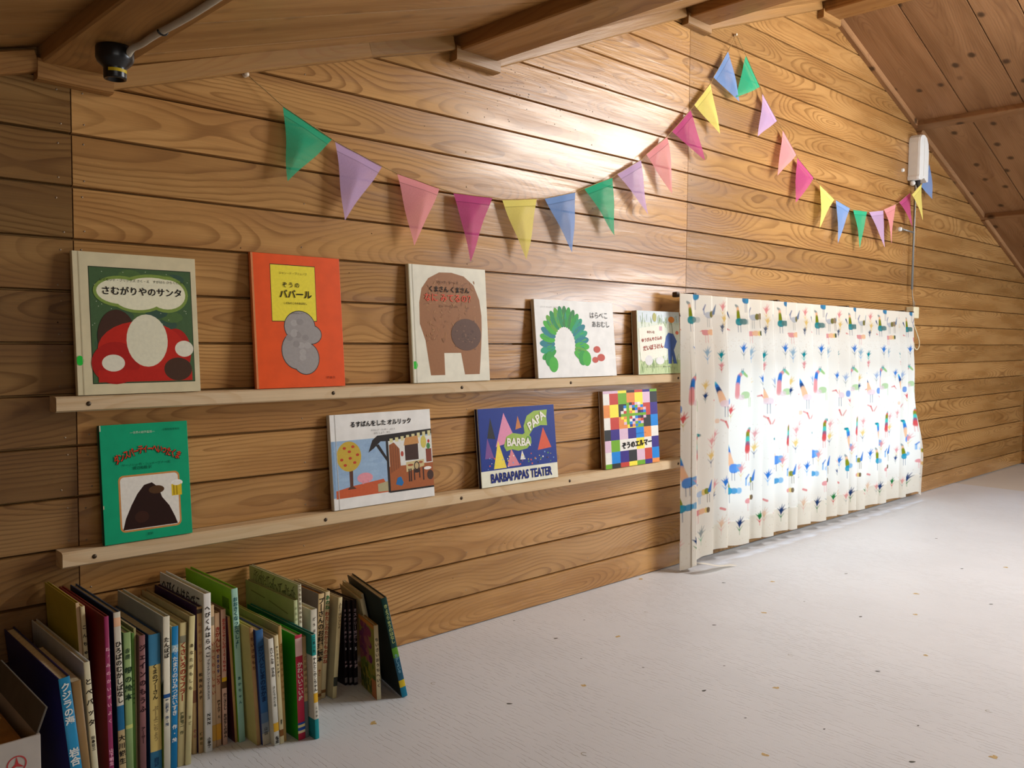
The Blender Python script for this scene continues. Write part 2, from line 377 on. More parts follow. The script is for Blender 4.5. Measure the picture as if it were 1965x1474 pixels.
# roof: sloping board ceilings between the beams
BEAMS = [(.446, .556, 1.186), (1.362, 1.484, 1.418), (2.297, 2.404, 1.735), (3.163, 3.287, 1.977)]
def ceiling_panel(name, a, za, b, zb, seams, m, label):
    bm = wood_bm(); U = Vector((b-a, 0, zb-za)); L = U.length; N = Vector((U.z, 0, -U.x)).normalized()
    for y0, y1 in zip(seams, seams[1:]):
        plank(bm, (a, y1+.0008, za), U, (0, 1, 0), N, L, y0-y1-.0016, .018, ch=.0018, u0=RNG.random()*5, dep=.009)
    quad(bm, [(a, -4, za+.02), (b, -4, zb+.02), (b, .0165, zb+.02), (a, .0165, za+.02)], 0)
    tag(obj(name, fix(bm), m), label, 'ceiling', kind='structure')
SL = [.0, -.10, -.305, -.495, -.69, -.90, -1.1, -1.32, -1.55, -1.8, -2.1, -2.5, -3.0, -3.5, -4.0]
SR = [.0, -.232, -.45, -.596, -.82, -1.05, -1.27, -1.5, -1.75, -2.0, -2.5, -3.0, -3.5, -4.0]
ceiling_panel('ceiling_left', -1.5, .66, .450, 1.217, SL, ceil_pale, 'lowest left slope of the board ceiling in shadow')
ceiling_panel('ceiling_left', .553, 1.203, 1.366, 1.455, SL, ceil_pale, 'left ceiling slope between the cabled beam and the deep beam')
ceiling_panel('ceiling_left', 1.480, 1.440, 2.300, 1.768, SL, ceil_pale, 'bright ceiling slope above the middle of the bunting')
ceiling_panel('ceiling_left', 2.401, 1.757, 3.167, 2.018, SL, ceil_pale, 'highest left ceiling slope beside the ridge')
ceiling_panel('ceiling_right', 3.283, 2.006, 4.085, 1.728, SR, ceil_dimmed, 'upper right ceiling slope of wide knotty boards')
ceiling_panel('ceiling_right', 4.105, 1.714, 4.985, 1.408, SR, ceil_dimmed, 'middle right ceiling slope below the thin rail')
ceiling_panel('ceiling_right', 4.995, 1.398, 5.85, 1.09, SR, ceil_dimmed, 'lowest right ceiling slope above the far corner')
BL = ['broad flat ceiling beam carrying the grey cable', 'ceiling beam second from the left, dark on its side', 'ceiling beam next to the top of the bunting', 'ridge beam at the peak of the ceiling']
for (a, b, z), lb in zip(BEAMS, BL):
    bm = wood_bm(); plank(bm, (a, -4, z), (0, 1, 0), (1, 0, 0), (0, 0, -1), 4.01, b-a, .07, ch=.003, dep=.003)
    # a thin batten runs along the beam's left edge
    tag(obj('ceiling_beam', fix(bm), beam_wood), lb, 'beam', kind='structure')
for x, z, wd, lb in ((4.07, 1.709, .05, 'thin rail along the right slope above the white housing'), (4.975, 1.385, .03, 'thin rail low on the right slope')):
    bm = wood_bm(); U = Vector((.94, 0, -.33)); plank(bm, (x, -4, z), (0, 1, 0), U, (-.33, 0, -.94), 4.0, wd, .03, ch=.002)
    tag(obj('ceiling_beam', fix(bm), ceil_dimmed), lb, 'beam', kind='structure')
# trims along the top of the gable wall
TR = [((-1.5, .60), (.446, 1.172)), ((.440, 1.158), (.562, 1.156)), ((.562, 1.166), (1.112, 1.346)), ((1.112, 1.346), (1.350, 1.416)), ((1.350, 1.392), (1.492, 1.390)), ((1.492, 1.405), (2.285, 1.733)), ((2.285, 1.712), (2.412, 1.710)), ((2.412, 1.724), (3.155, 1.985)), ((3.155, 1.954), (3.295, 1.954)), ((3.295, 1.974), (4.09, 1.702)), ((4.12, 1.686), (4.99, 1.382)), ((4.995, 1.372), (5.83, 1.08))]
for i, ((a, za), (b, zb)) in enumerate(TR):
    bm = wood_bm(); U = Vector((b-a, 0, zb-za)); V = Vector((-U.z, 0, U.x)).normalized()
    dp = .022 if i not in (1, 4, 6, 8) else .026
    plank(bm, (a, -dp, za), U, V, (0, -1, 0), U.length, .036, dp-.0005, ch=.0025, u0=i*.37)
    tag(obj('trim_%d' % (i+1), fix(bm), trim_wood if 2 <= i <= 8 else (beam_wood if i < 2 else ceil_dimmed)), None, None, kind='structure')

# the window behind the curtain
bm = wood_bm(); x0, x1, z0, z1 = WIN
for a, b, c, d in ((x0, x1, z0-.0, z0+.018), (x0, x1, z1-.018, z1), (x0, x0+.018, z0+.018, z1-.018), (x1-.018, x1, z0+.018, z1-.018)): box(bm, a, b, .002, .12, c, d)
wf = obj('window_1', bm, trim_wood); tag(wf, 'wide low window hidden behind the patterned curtain', 'window', kind='structure')
alum = flat('window_aluminium', (150, 140, 125), .35, .5, metal=.6)
bm = bmesh.new(); xm = (x0+x1)/2
for a, b, yy in ((x0+.018, xm+.02, .055), (xm-.02, x1-.018, .085)):
    for q in ((a, b, z0+.018, z0+.058), (a, b, z1-.055, z1-.018), (a, a+.035, z0+.058, z1-.055), (b-.035, b, z0+.058, z1-.055)): box(bm, q[0], q[1], yy, yy+.026, q[2], q[3])
obj('window_sash', bm, alum, wf)
t = NT('window_glass'); tr = t.n('ShaderNodeBsdfTransparent'); gl = t.n('ShaderNodeBsdfGlossy'); gl.inputs['Roughness'].default_value = .03
mx = t.n('ShaderNodeMixShader'); mx.inputs[0].default_value = .06; t.link(tr.outputs[0], mx.inputs[1]); t.link(gl.outputs[0], mx.inputs[2]); t.link(mx.outputs[0], t.out.inputs[0])
bm = bmesh.new()
for a, b, yy in ((x0+.05, xm-.012, .066), (xm+.012, x1-.05, .096)): box(bm, a, b, yy, yy+.004, z0+.055, z1-.052)
obj('window_pane', bm, t.m, wf)

# ================================================================== LEDGES
screw_m = flat('screw_dark', (70, 55, 38), .4, .5, metal=.6)
def ledge(x0, x1, zt, zb, label, screws):
    e = empty('picture_ledge', (x0, 0, zb)); bm = wood_bm()
    plank(bm, (0, -.038, 0), (1, 0, 0), (0, 0, 1), (0, -1, 0), x1-x0, zt-zb, .0375, ch=.003, u0=RNG.random()*4)
    obj('batten', fix(bm), ledge_wood, e)
    for s in screws:
        b2 = bmesh.new(); lathe(b2, [(0, .0012), (.0034, .0010), (.0042, 0), (.0044, -.002)], (0, 0, 0), 12)
        o = obj('screw', b2, screw_m, e); o.rotation_euler = (PI/2, 0, 0); o.location = (s-x0, -.0382, (zt-zb)*.5)
    tag(e, label, 'shelf', 'narrow pine ledges for showing books')
UT, LT = .6245, .3545
ledge(.455, 2.292, UT, .5975, 'upper narrow pine ledge on the wall holding five books face out', (.507, 1.0, 1.36, 1.75, 2.247))
ledge(.460, 2.300, LT, .3265, 'lower narrow pine ledge on the wall holding four books face out', (.512, .98, 1.36, 1.75, 2.255))

# ================================================================== BOOKS
pages_m = flat('page_edges', (208, 192, 150), .8, .1, .10, 160.0)
def hard_cover(bm, w, h, t, hinge=True):
    """case binding standing upright, front at y=0 facing -y, spine on the left"""
    b = .0022
    box(bm, 0, w, 0, b, 0, h, 0, .0006); box(bm, 0, w, t-b, t, 0, h, 2, .0006)
    n = 5; pts = []
    for k in range(n+1):
        a = PI/2*(-1+2*k/n); pts.append((.0015-.0022*math.cos(a), t/2+t/2*math.sin(a)))
    fr = [bm.verts.new((p[0], p[1], 0)) for p in pts]; to = [bm.verts.new((p[0], p[1], h)) for p in pts]
    for k in range(n):
        f = bm.faces.new((fr[k], fr[k+1], to[k+1], to[k])); f.material_index = 1; f.smooth = True
def shown_book(x, zl, w, h, t, label, front, spine, back, group, art, hinge=True):
    yb, yt = -.0365, -.0035
    th = math.asin(max(.0, min(.3, (yt-yb-t)/h)))
    e = empty('picture_book', (x, yb, zl+t*math.sin(th)+.0003)); e.rotation_euler = (-th, 0, 0)
    bm = bmesh.new(); hard_cover(bm, w, h, t); cov = obj('cover', bm, [paper(front), paper(spine), paper(back)], e)
    bm = bmesh.new(); box(bm, .003, w-.004, .0023, t-.0023, .003, h-.003); obj('page_block', bm, pages_m, e)
    a = Art(w, h); art(a, cov, w, h)
    if a.k:
        if hinge: a.rect(.045, .0, .05, 1.0, tuple(int(v*.86) for v in front))
        a.done(cov)
    else: a.bm.free()
    tag(e, label, 'book', group); return e
GU, GL = 'picture books face out on the upper ledge', 'picture books face out on the lower ledge'
K = (24, 22, 20)

def art_snow(a, e, w, h):
    a.rect(.115, .075, .955, .90, (32, 36, 26)); a.rect(.12, .08, .95, .895, (72, 98, 62))
    for i in range(26): a.ell(RNG.uniform(.22, .85), RNG.uniform(.14, .85), .095, .04, RNG.choice(((66, 92, 66), (82, 110, 60), (60, 86, 70))), 12)
    for i in range(110): a.ell(RNG.uniform(.13, .94), RNG.uniform(.1, .88), .0035, .003, (200, 208, 180), 6)
    for cx, cy, rx, ry in ((.36, .73, .2, .10), (.62, .74, .26, .11), (.74, .72, .17, .12), (.5, .68, .2, .09)): a.ell(cx, cy, rx*1.08, ry*1.12, (128, 152, 70))
    for cx, cy, rx, ry in ((.36, .73, .19, .09), (.62, .74, .25, .10), (.74, .72, .16, .11), (.5, .68, .19, .08)): a.ell(cx, cy, rx, ry, (232, 228, 196))
    # plain rolling hills in red, cream and brown
    a.ell(.32, .40, .155, .20, (70, 46, 34)); a.ell(.80, .30, .13, .17, (176, 36, 26)); a.ell(.52, .31, .36, .21, (190, 42, 28))
    a.ell(.30, .22, .19, .15, (170, 34, 26)); a.ell(.56, .38, .17, .19, (224, 220, 192)); a.rect(.16, .085, .93, .17, (186, 40, 28))
    a.ell(.28, .22, .09, .06, (226, 222, 200)); a.ell(.87, .32, .08, .06, (226, 222, 200)); a.ell(.81, .17, .12, .085, (74, 50, 36))
    text(e, 'title', 'さむがりやのサンタ', .0235, w*.54, h*.735, K, bold=.018, fit=w*.65)
    text(e, 'author_line', 'レイモンド・ブリッグズ さく・え　すがはら ひろくに やく', .009, w*.55, h*.81, (30, 40, 20), fit=w*.7)
    a.ell(.025, .24, .028, .034, (40, 190, 60))
shown_book(.4905, UT, .2185, .252, .0125, 'cream hardcover book with a dark green snowy panel, first on the upper ledge', (214, 202, 164), (206, 192, 150), (214, 202, 164), GU, art_snow)

def art_orange(a, e, w, h):
    a.rect(.0, .0, .022, 1, (205, 130, 80)); a.poly([(.195, .495), (.70, .50), (.705, .925), (.2, .925)], K); a.poly([(.2, .5), (.695, .505), (.70, .92), (.205, .92)], (238, 220, 62))
    # a plain grey boulder shape below the panel
    for cx, cy, rx, ry in ((.50, .46, .17, .115), (.46, .28, .17, .14), (.55, .22, .15, .12), (.62, .40, .12, .07)): a.ell(cx, cy, rx+.008, ry+.006, (60, 56, 52))
    for cx, cy, rx, ry in ((.50, .46, .17, .115), (.46, .28, .17, .14), (.55, .22, .15, .12), (.62, .40, .12, .07)): a.ell(cx, cy, rx, ry, (158, 152, 148))
    for i in range(14): a.ell(RNG.uniform(.36, .62), RNG.uniform(.2, .5), .04, .025, RNG.choice(((148, 142, 138), (170, 164, 160))), 10)
    text(e, 'author_line', 'ジャン・ド・ブリュノフ', .0085, w*.45, h*.86, (70, 60, 20), fit=w*.31)
    text(e, 'title', 'ぞうの', .012, w*.42, h*.772, K, bold=.015, space=1.4); text(e, 'title', 'ババール', .021, w*.47, h*.705, K, bold=.02, fit=w*.36)
    text(e, 'subtitle', 'こどものころのおはなし', .0075, w*.46, h*.635, K, bold=.02, fit=w*.26); text(e, 'translator_line', 'やがわすみこ やく', .005, w*.48, h*.56, (50, 40, 20), fit=w*.14)
    text(e, 'publisher_line', '評 論 社', .006, w*.83, h*.07, (120, 30, 10))
shown_book(.8245, UT, .2063, .275, .009, 'orange hardcover book with a yellow title panel, second on the upper ledge', (232, 84, 22), (206, 124, 70), (232, 84, 22), GU, art_orange, False)

def art_brown(a, e, w, h):
    B1, B2 = (150, 100, 58), (96, 66, 48)
    # a plain brown arch with a darker round patch
    a.poly([(.11, .50), (.115, .68), (.15, .80), (.24, .89), (.38, .945), (.54, .95), (.70, .925), (.83, .85), (.90, .72), (.92, .58), (.915, .45), (.90, .32), (.86, .06), (.66, .06), (.62, .25), (.40, .25), (.40, .06), (.22, .06), (.17, .36)], B1)
    for i in range(150): a.ell(RNG.uniform(.18, .86), RNG.uniform(.35, .9), RNG.uniform(.01, .03), RNG.uniform(.003, .009), RNG.choice(((158, 108, 62), (142, 94, 52), (164, 116, 72), (136, 90, 54))), 7, rot=RNG.uniform(0, 3))
    a.ell(.70, .41, .20, .14, B2)
    for i in range(40): a.ell(.70+RNG.gauss(0, .07), .41+RNG.gauss(0, .05), .012, .006, RNG.choice(((120, 86, 62), (84, 58, 42))), 6)
    text(e, 'author_line', 'エリック・カール え', .0085, w*.48, h*.862, (64, 44, 30), fit=w*.28)
    text(e, 'title', 'くまさん くまさん', .0185, w*.50, h*.80, K, bold=.022, fit=w*.52); text(e, 'title', 'なに みてるの？', .0215, w*.50, h*.727, (222, 92, 70), bold=.012, fit=w*.64)
    text(e, 'author_line', 'ビル・マーチン ぶん', .0085, w*.48, h*.655, (64, 44, 30), fit=w*.24); a.ell(.03, .15, .03, .033, (40, 190, 40))
    a.rect(.0, .0, .012, 1, (190, 182, 150))
shown_book(1.2145, UT, .2385, .2765, .0115, 'white hardcover book with one large brown arch shape, third on the upper ledge', (224, 219, 198), (204, 194, 158), (224, 219, 198), GU, art_brown)

def art_green_arch(a, e, w, h):
    # a plain leafy green arch of overlapping strips
    G = ((32, 150, 40), (16, 132, 70), (60, 170, 30), (20, 150, 110), (40, 120, 50), (90, 160, 30), (20, 120, 130))
    for k in range(21):
        t = PI*(1.12-1.27*k/20); cx, cy = .345+.215*math.cos(t), .43+.36*math.sin(t)
        a.ell(cx, cy, .092, .052, G[(k*3+k//4) % 7], 18, rot=t)
        for q in range(4): a.ell(cx+RNG.uniform(-.04, .04), cy+RNG.uniform(-.04, .04), .035, .006, G[(k+q*2) % 7], 8, rot=t+RNG.uniform(-.3, .3))
    for cx, cy in ((.15, .24), (.19, .17), (.56, .25), (.61, .24)): a.ell(cx, cy, .055, .10, G[int(cx*50) % 7], 16)
    for cx, cy, q in ((.75, .36, .045), (.80, .25, .05), (.72, .22, .04)): a.ell(cx, cy, q, q, (190, 72, 48))
    text(e, 'title', 'はらぺこ', .03, w*.80, h*.82, K, bold=.0, fit=w*.23); text(e, 'title', 'あおむし', .03, w*.82, h*.70, K, bold=.0, fit=w*.23)
    text(e, 'author_line', 'エリック・カール さく　もり ひさし やく', .007, w*.2, h*.905, (120, 120, 120), fit=w*.26)
shown_book(1.6255, UT, .3225, .2105, .012, 'wide white hardcover book with a leafy green arch, fourth on the upper ledge', (230, 229, 224), (190, 178, 150), (230, 229, 224), GU, art_green_arch, False)

def art_meadow(a, e, w, h):
    a.rect(.02, .0, 1, 1, (214, 222, 206)); a.rect(.02, .82, 1, 1, (206, 216, 220)); a.rect(.02, 0, 1, .22, (188, 204, 150))
    for i in range(130):
        x, y = RNG.uniform(.04, .98), RNG.choice((RNG.uniform(.0, .25), RNG.uniform(.0, .25), RNG.uniform(.72, .85))); a.line(x, y, x+RNG.uniform(-.03, .03), y+RNG.uniform(.06, .16), .0012, RNG.choice(((128, 160, 92), (150, 178, 110), (104, 142, 84), (176, 196, 140))))
    a.poly([(.05, .24), (.03, .72), (.62, .80), (.66, .3), (.10, .2)], (232, 228, 210))
    a.ell(.80, .87, .075, .05, (226, 140, 60)); a.ell(.93, .66, .04, .03, (220, 120, 90)); a.line(.80, .82, .86, .5, .0015, (110, 140, 80))
    # plain blue upright shape on the right
    a.poly([(.60, .42), (.66, .60), (.72, .66), (.84, .64), (.92, .52), (.84, .38), (.92, .12), (.84, .10), (.80, .30), (.77, .11), (.70, .11), (.70, .40)], (62, 92, 156))
    a.poly([(.66, .16), (.7, .12), (.8, .1), (.93, .1), (.9, .16)], (176, 196, 140)); a.ell(.40, .90, .045, .07, (172, 170, 96)); a.rect(.5, .69, .57, .76, (206, 160, 170))
    a.ell(.24, .22, .09, .08, (216, 214, 212)); a.ell(.50, .21, .10, .06, (222, 222, 218))
    text(e, 'title', 'ゆかいな', .0095, w*.30, h*.665, (140, 44, 30), bold=.015); text(e, 'title', 'ゆうびんやさんの', .0165, w*.32, h*.555, (160, 40, 26), bold=.02, rot=.09, fit=w*.47); text(e, 'title', 'だいぼうけん', .0215, w*.35, h*.43, (160, 40, 26), bold=.02, rot=.09, fit=w*.47)
    text(e, 'author_line', 'ジャネット＆アラン・アールバーグ さく　佐野洋子 やく', .0055, w*.42, h*.115, (96, 90, 70), fit=w*.55)
shown_book(2.050, UT, .213, .1915, .021, 'thick pale green book with red title lettering, last on the upper ledge', (214, 222, 200), (158, 134, 106), (214, 222, 200), GU, art_meadow, False)

def art_dark_mound(a, e, w, h):
    def rr(x0, y0, x1, y1, r, c):
        P_ = []; asp = w/h
        for cx, cy, a0 in ((x1-r, y1-r*asp, 0), (x0+r, y1-r*asp, PI/2), (x0+r, y0+r*asp, PI), (x1-r, y0+r*asp, 1.5*PI)):
            for k in range(7): t = a0+PI/2*k/6; P_.append((cx+r*math.cos(t), cy+r*asp*math.sin(t)))
        a.poly(P_, c)
    rr(.175, .085, .875, .565, .06, (204, 142, 78)); rr(.195, .10, .855, .55, .045, (232, 228, 216))
    # a plain dark mound and a yellow mug
    a.poly([(.205, .105), (.24, .20), (.31, .31), (.38, .40), (.46, .47), (.55, .485), (.62, .44), (.66, .35), (.74, .27), (.80, .17), (.83, .105)], (44, 22, 14))
    a.ell(.42, .2, .08, .05, (60, 32, 20)); a.ell(.60, .42, .09, .035, (84, 56, 30))
    a.ell(.84, .46, .07, .028, (244, 242, 232)); a.rect(.775, .35, .895, .45, (222, 190, 40)); a.rect(.795, .355, .808, .44, (160, 130, 20)); a.rect(.83, .355, .843, .44, (160, 130, 20)); a.ell(.84, .455, .05, .018, (240, 238, 226))
    s = 'ダンスパーティーへいったくま'
    for i, ch in enumerate(s):
        f = i/(len(s)-1); xx = w*(.17+.70*f); zz = h*(.705+.075*math.sin(PI*f)); ro = .55*(1-2*f)*.8
        text(e, 'title_letter', ch, .0175, xx+.0009, zz-.0009, (60, 20, 14), y=-.0013, bold=.03, rot=ro, sx=.6); text(e, 'title_letter', ch, .0170, xx, zz, (214, 66, 38), y=-.0016, bold=.022, rot=ro, sx=.6)
    text(e, 'series_line', '―世界の創作童話―', .0065, w*.47, h*.925, (200, 216, 190), fit=w*.28); text(e, 'grade_line', '小学校低学年向', .0055, w*.80, h*.935, (10, 80, 60), fit=w*.2)
    text(e, 'author_line', 'ヤーノシュ 作・シュメーグナー 絵', .0065, w*.5, h*.652, (8, 84, 58), fit=w*.55); text(e, 'translator_line', '渡辺和雄 訳', .0065, w*.45, h*.622, (8, 70, 48)); text(e, 'publisher_line', '文研', .0055, w*.5, h*.05, (8, 70, 48))
    a.rect(.0, .95, .014, 1, (206, 204, 180)); a.rect(.0, .30, .012, .33, (206, 190, 160))
shown_book(.5305, LT, .1595, .214, .0125, 'emerald green book with a framed picture and red title, first on the lower ledge', (8, 160, 112), (24, 60, 50), (8, 160, 112), GL, art_dark_mound, False)

def art_cottage(a, e, w, h):
    a.rect(.0, .125, .025, .72, (130, 160, 190)); a.rect(.025, .125, 1, .72, (150, 178, 206)); a.poly([(.025, .115), (.025, .20), (.2, .235), (.48, .27), (.55, .12)], (196, 92, 52))
    for i in range(30): a.ell(RNG.uniform(.06, .5), RNG.uniform(.3, .68), .05, .02, RNG.choice(((156, 184, 210), (144, 172, 202))), 8)
    a.poly([(.13, .20), (.155, .23), (.155, .42), (.11, .50), (.18, .46), (.21, .50), (.19, .40), (.185, .23), (.215, .20)], (92, 58, 42)); a.ell(.16, .55, .115, .16, (196, 166, 62))
    for x, y in ((.09, .52), (.12, .64), (.2, .65), (.24, .56), (.21, .48), (.12, .46), (.165, .6), (.17, .53)): a.ell(x, y, .016, .015, (188, 66, 40), 10)
    a.ell(.30, .305, .075, .055, (224, 150, 160)); a.rect(.27, .24, .285, .28, (214, 140, 150)); a.rect(.32, .25, .335, .28, (214, 140, 150))
    a.poly([(.42, .22), (.53, .24), (.53, .13), (.42, .135)], (176, 166, 126))
    a.rect(.535, .115, 1, .40, (164, 92, 48)); a.rect(.535, .39, 1, .70, (222, 222, 214))
    a.poly([(.345, .57), (.39, .70), (.44, .745), (1, .775), (1, .72), (.55, .675), (.47, .68), (.40, .61)], (44, 36, 30)); a.poly([(.42, .64), (.525, .45), (.54, .47), (.45, .65)], (44, 36, 30)); a.rect(.522, .11, .545, .70, (44, 36, 30)); a.rect(.535, .105, 1, .125, (44, 36, 30))
    for k in range(8): a.rect(.56+.057*k, .655+.006*k, .592+.057*k, .70+.008*k, (212, 204, 150))
    a.poly([(.55, .31), (.55, .63), (.60, .655), (.655, .58), (.66, .38)], (150, 86, 46))
    for k in range(4): a.rect(.565+.023*k, .33+.01*k, .568+.023*k, .63-.01*k, (86, 48, 26))
    a.rect(.71, .44, .85, .62, (66, 42, 30)); a.poly([(.70, .61), (.72, .695), (.85, .71), (.86, .62)], (194, 140, 80))
    a.poly([(.715, .42), (.715, .31), (.905, .36), (.905, .435)], (204, 186, 134)); a.ell(.76, .385, .03, .013, (160, 84, 44)); a.ell(.87, .405, .022, .013, (160, 84, 44))
    for x in (.735, .755, .885): a.rect(x, .20, x+.014, .345, (60, 36, 24))
    a.ell(.825, .37, .03, .05, (54, 34, 24)); a.ell(.825, .37, .02, .037, (194, 170, 120)); a.rect(.79, .21, .802, .34, (54, 34, 24)); a.rect(.845, .23, .857, .34, (54, 34, 24)); a.ell(.825, .31, .035, .02, (54, 34, 24))
    a.rect(.93, .40, .99, .55, (132, 62, 40)); a.ell(.96, .58, .02, .035, (74, 130, 70)); a.ell(.965, .635, .012, .02, (180, 50, 40)); a.ell(.91, .63, .03, .07, (206, 190, 90)); a.ell(.68, .52, .015, .03, (170, 70, 50)); a.ell(.965, .25, .035, .055, (70, 46, 34)); a.ell(.94, .33, .04, .018, (234, 232, 224))
    a.poly([(.60, .19), (.62, .26), (.655, .27), (.68, .20), (.66, .165)], (40, 110, 170))
    text(e, 'title', 'るすばんをした オルリック', .0165, w*.49, h*.885, K, bold=.03, fit=w*.60); text(e, 'author_line', 'デイビッド・マッキー　ぶん え', .0065, w*.50, h*.808, (60, 56, 50), fit=w*.24); text(e, 'translator_line', 'はら しょう　やく', .0065, w*.49, h*.775, (60, 56, 50), fit=w*.16)
shown_book(1.003, LT, .275, .2065, .0125, 'wide white hardcover book with a cottage and tree picture, on the lower ledge', (230, 228, 222), (206, 200, 186), (230, 228, 222), GL, art_cottage)

def art_theatre(a, e, w, h):
    a.rect(.012, .205, 1, 1, (22, 46, 132)); a.rect(0, .205, .012, 1, (14, 30, 90))
    # plain pennant and confetti shapes in the colours of a stage
    for pts, c in (([(.06, .36), (.10, .62), (.17, .36)], (124, 76, 140)), ([(.10, .62), (.15, .88), (.2, .6)], (40, 34, 30)), ([(.20, .50), (.32, .93), (.46, .56)], (222, 142, 172)), ([(.16, .22), (.23, .58), (.32, .22)], (238, 214, 70)), ([(.33, .23), (.39, .46), (.49, .23)], (216, 132, 140)), ([(.74, .40), (.83, .70), (.93, .42)], (214, 86, 50)), ([(.50, .30), (.53, .42), (.57, .30)], (228, 224, 214)), ([(.46, .70), (.50, .88), (.54, .72)], (196, 120, 60))): a.poly(pts, c)
    for i in range(42): a.rect(*(lambda x, y, s: (x, y, x+s, y+s*1.3))(RNG.uniform(.05, .95), RNG.uniform(.22, .36), RNG.uniform(.006, .016)), RNG.choice(((236, 232, 220), (120, 160, 210), (214, 86, 50), (238, 214, 70), (30, 30, 40), (90, 150, 60))))
    a.poly([(.30, .50), (.34, .62), (.42, .66), (.55, .63), (.60, .66), (.66, .58), (.66, .50), (.60, .44), (.48, .42), (.40, .45), (.33, .43)], (152, 182, 72)); a.poly([(.58, .62), (.57, .74), (.62, .87), (.72, .93), (.90, .935), (.885, .84), (.89, .72), (.80, .73), (.70, .70), (.63, .60)], (152, 182, 72)); a.ell(.62, .56, .03, .04, (100, 150, 50))
    text(e, 'title_small', 'BARBA', .040, w*.49, h*.535, (240, 236, 222), y=-.0015, bold=.035, rot=-.06, fit=w*.31); text(e, 'title_small', 'PAPA', .040, w*.74, h*.80, (240, 236, 222), y=-.0015, bold=.035, rot=.5, fit=w*.26)
    text(e, 'title', 'BARBAPAPAS TEATER', .034, w*.51, h*.105, (22, 40, 120), bold=.03, fit=w*.80, sx=.72)
shown_book(1.4285, LT, .277, .198, .012, 'dark blue book with big blue lettering along its foot, on the lower ledge', (228, 226, 204), (30, 30, 60), (228, 226, 204), GL, art_theatre, False)

def art_checks(a, e, w, h):
    R, G, O, Y, L, B, I, S, W_ = (196, 62, 44), (112, 170, 20), (230, 140, 66), (246, 228, 66), (220, 186, 206), (38, 36, 34), (52, 30, 128), (0, 130, 216), (234, 230, 220)
    rows = [[L, L, Y, B, R, I, G], [W_, R, G, O, Y, L, B], [O, Y, B, B, Y, R, I], [W_, R, O, Y, G, B, S], [B, I, L, I, S, O, W_], [L, G, W_, W_, Y, W_, I], [W_, S, I, B, L, R, S], [G, B, R, Y, G, I, O]]
    xs = [.0, .11, .265, .42, .57, .72, .86, 1.0]; ys = [1.0, .965, .82, .655, .50, .36, .21, .06, .0]
    for r in range(8):
        for c in range(7): a.rect(xs[c], ys[r+1], xs[c+1], ys[r], rows[r][c])
    cols = (R, G, O, Y, L, B, I, S, W_)
    for i in range(9):          # a plain round patch of small checks
        for j in range(9):
            x, y = .33+.052*i, .53+.036*j
            if ((x-.54)/.225)**2+((y-.68)/.165)**2 < 1: a.rect(x-.026, y-.018, x+.026, y+.018, cols[(i*5+j*7+i*j) % 9])
    text(e, 'title', 'ぞうのエルマー', .030, w*.58, h*.285, K, y=-.0015, bold=.045, rot=.03, fit=w*.56)
    text(e, 'author_line', 'ぶんとえ デビッド・マッキー', .006, w*.66, h*.42, (20, 40, 90), y=-.0015, fit=w*.2)
shown_book(1.905, LT, .2545, .225, .0165, 'book with a cover of large coloured squares, last on the lower ledge', (234, 230, 220), (150, 120, 90), (234, 230, 220), GL, art_checks, False)

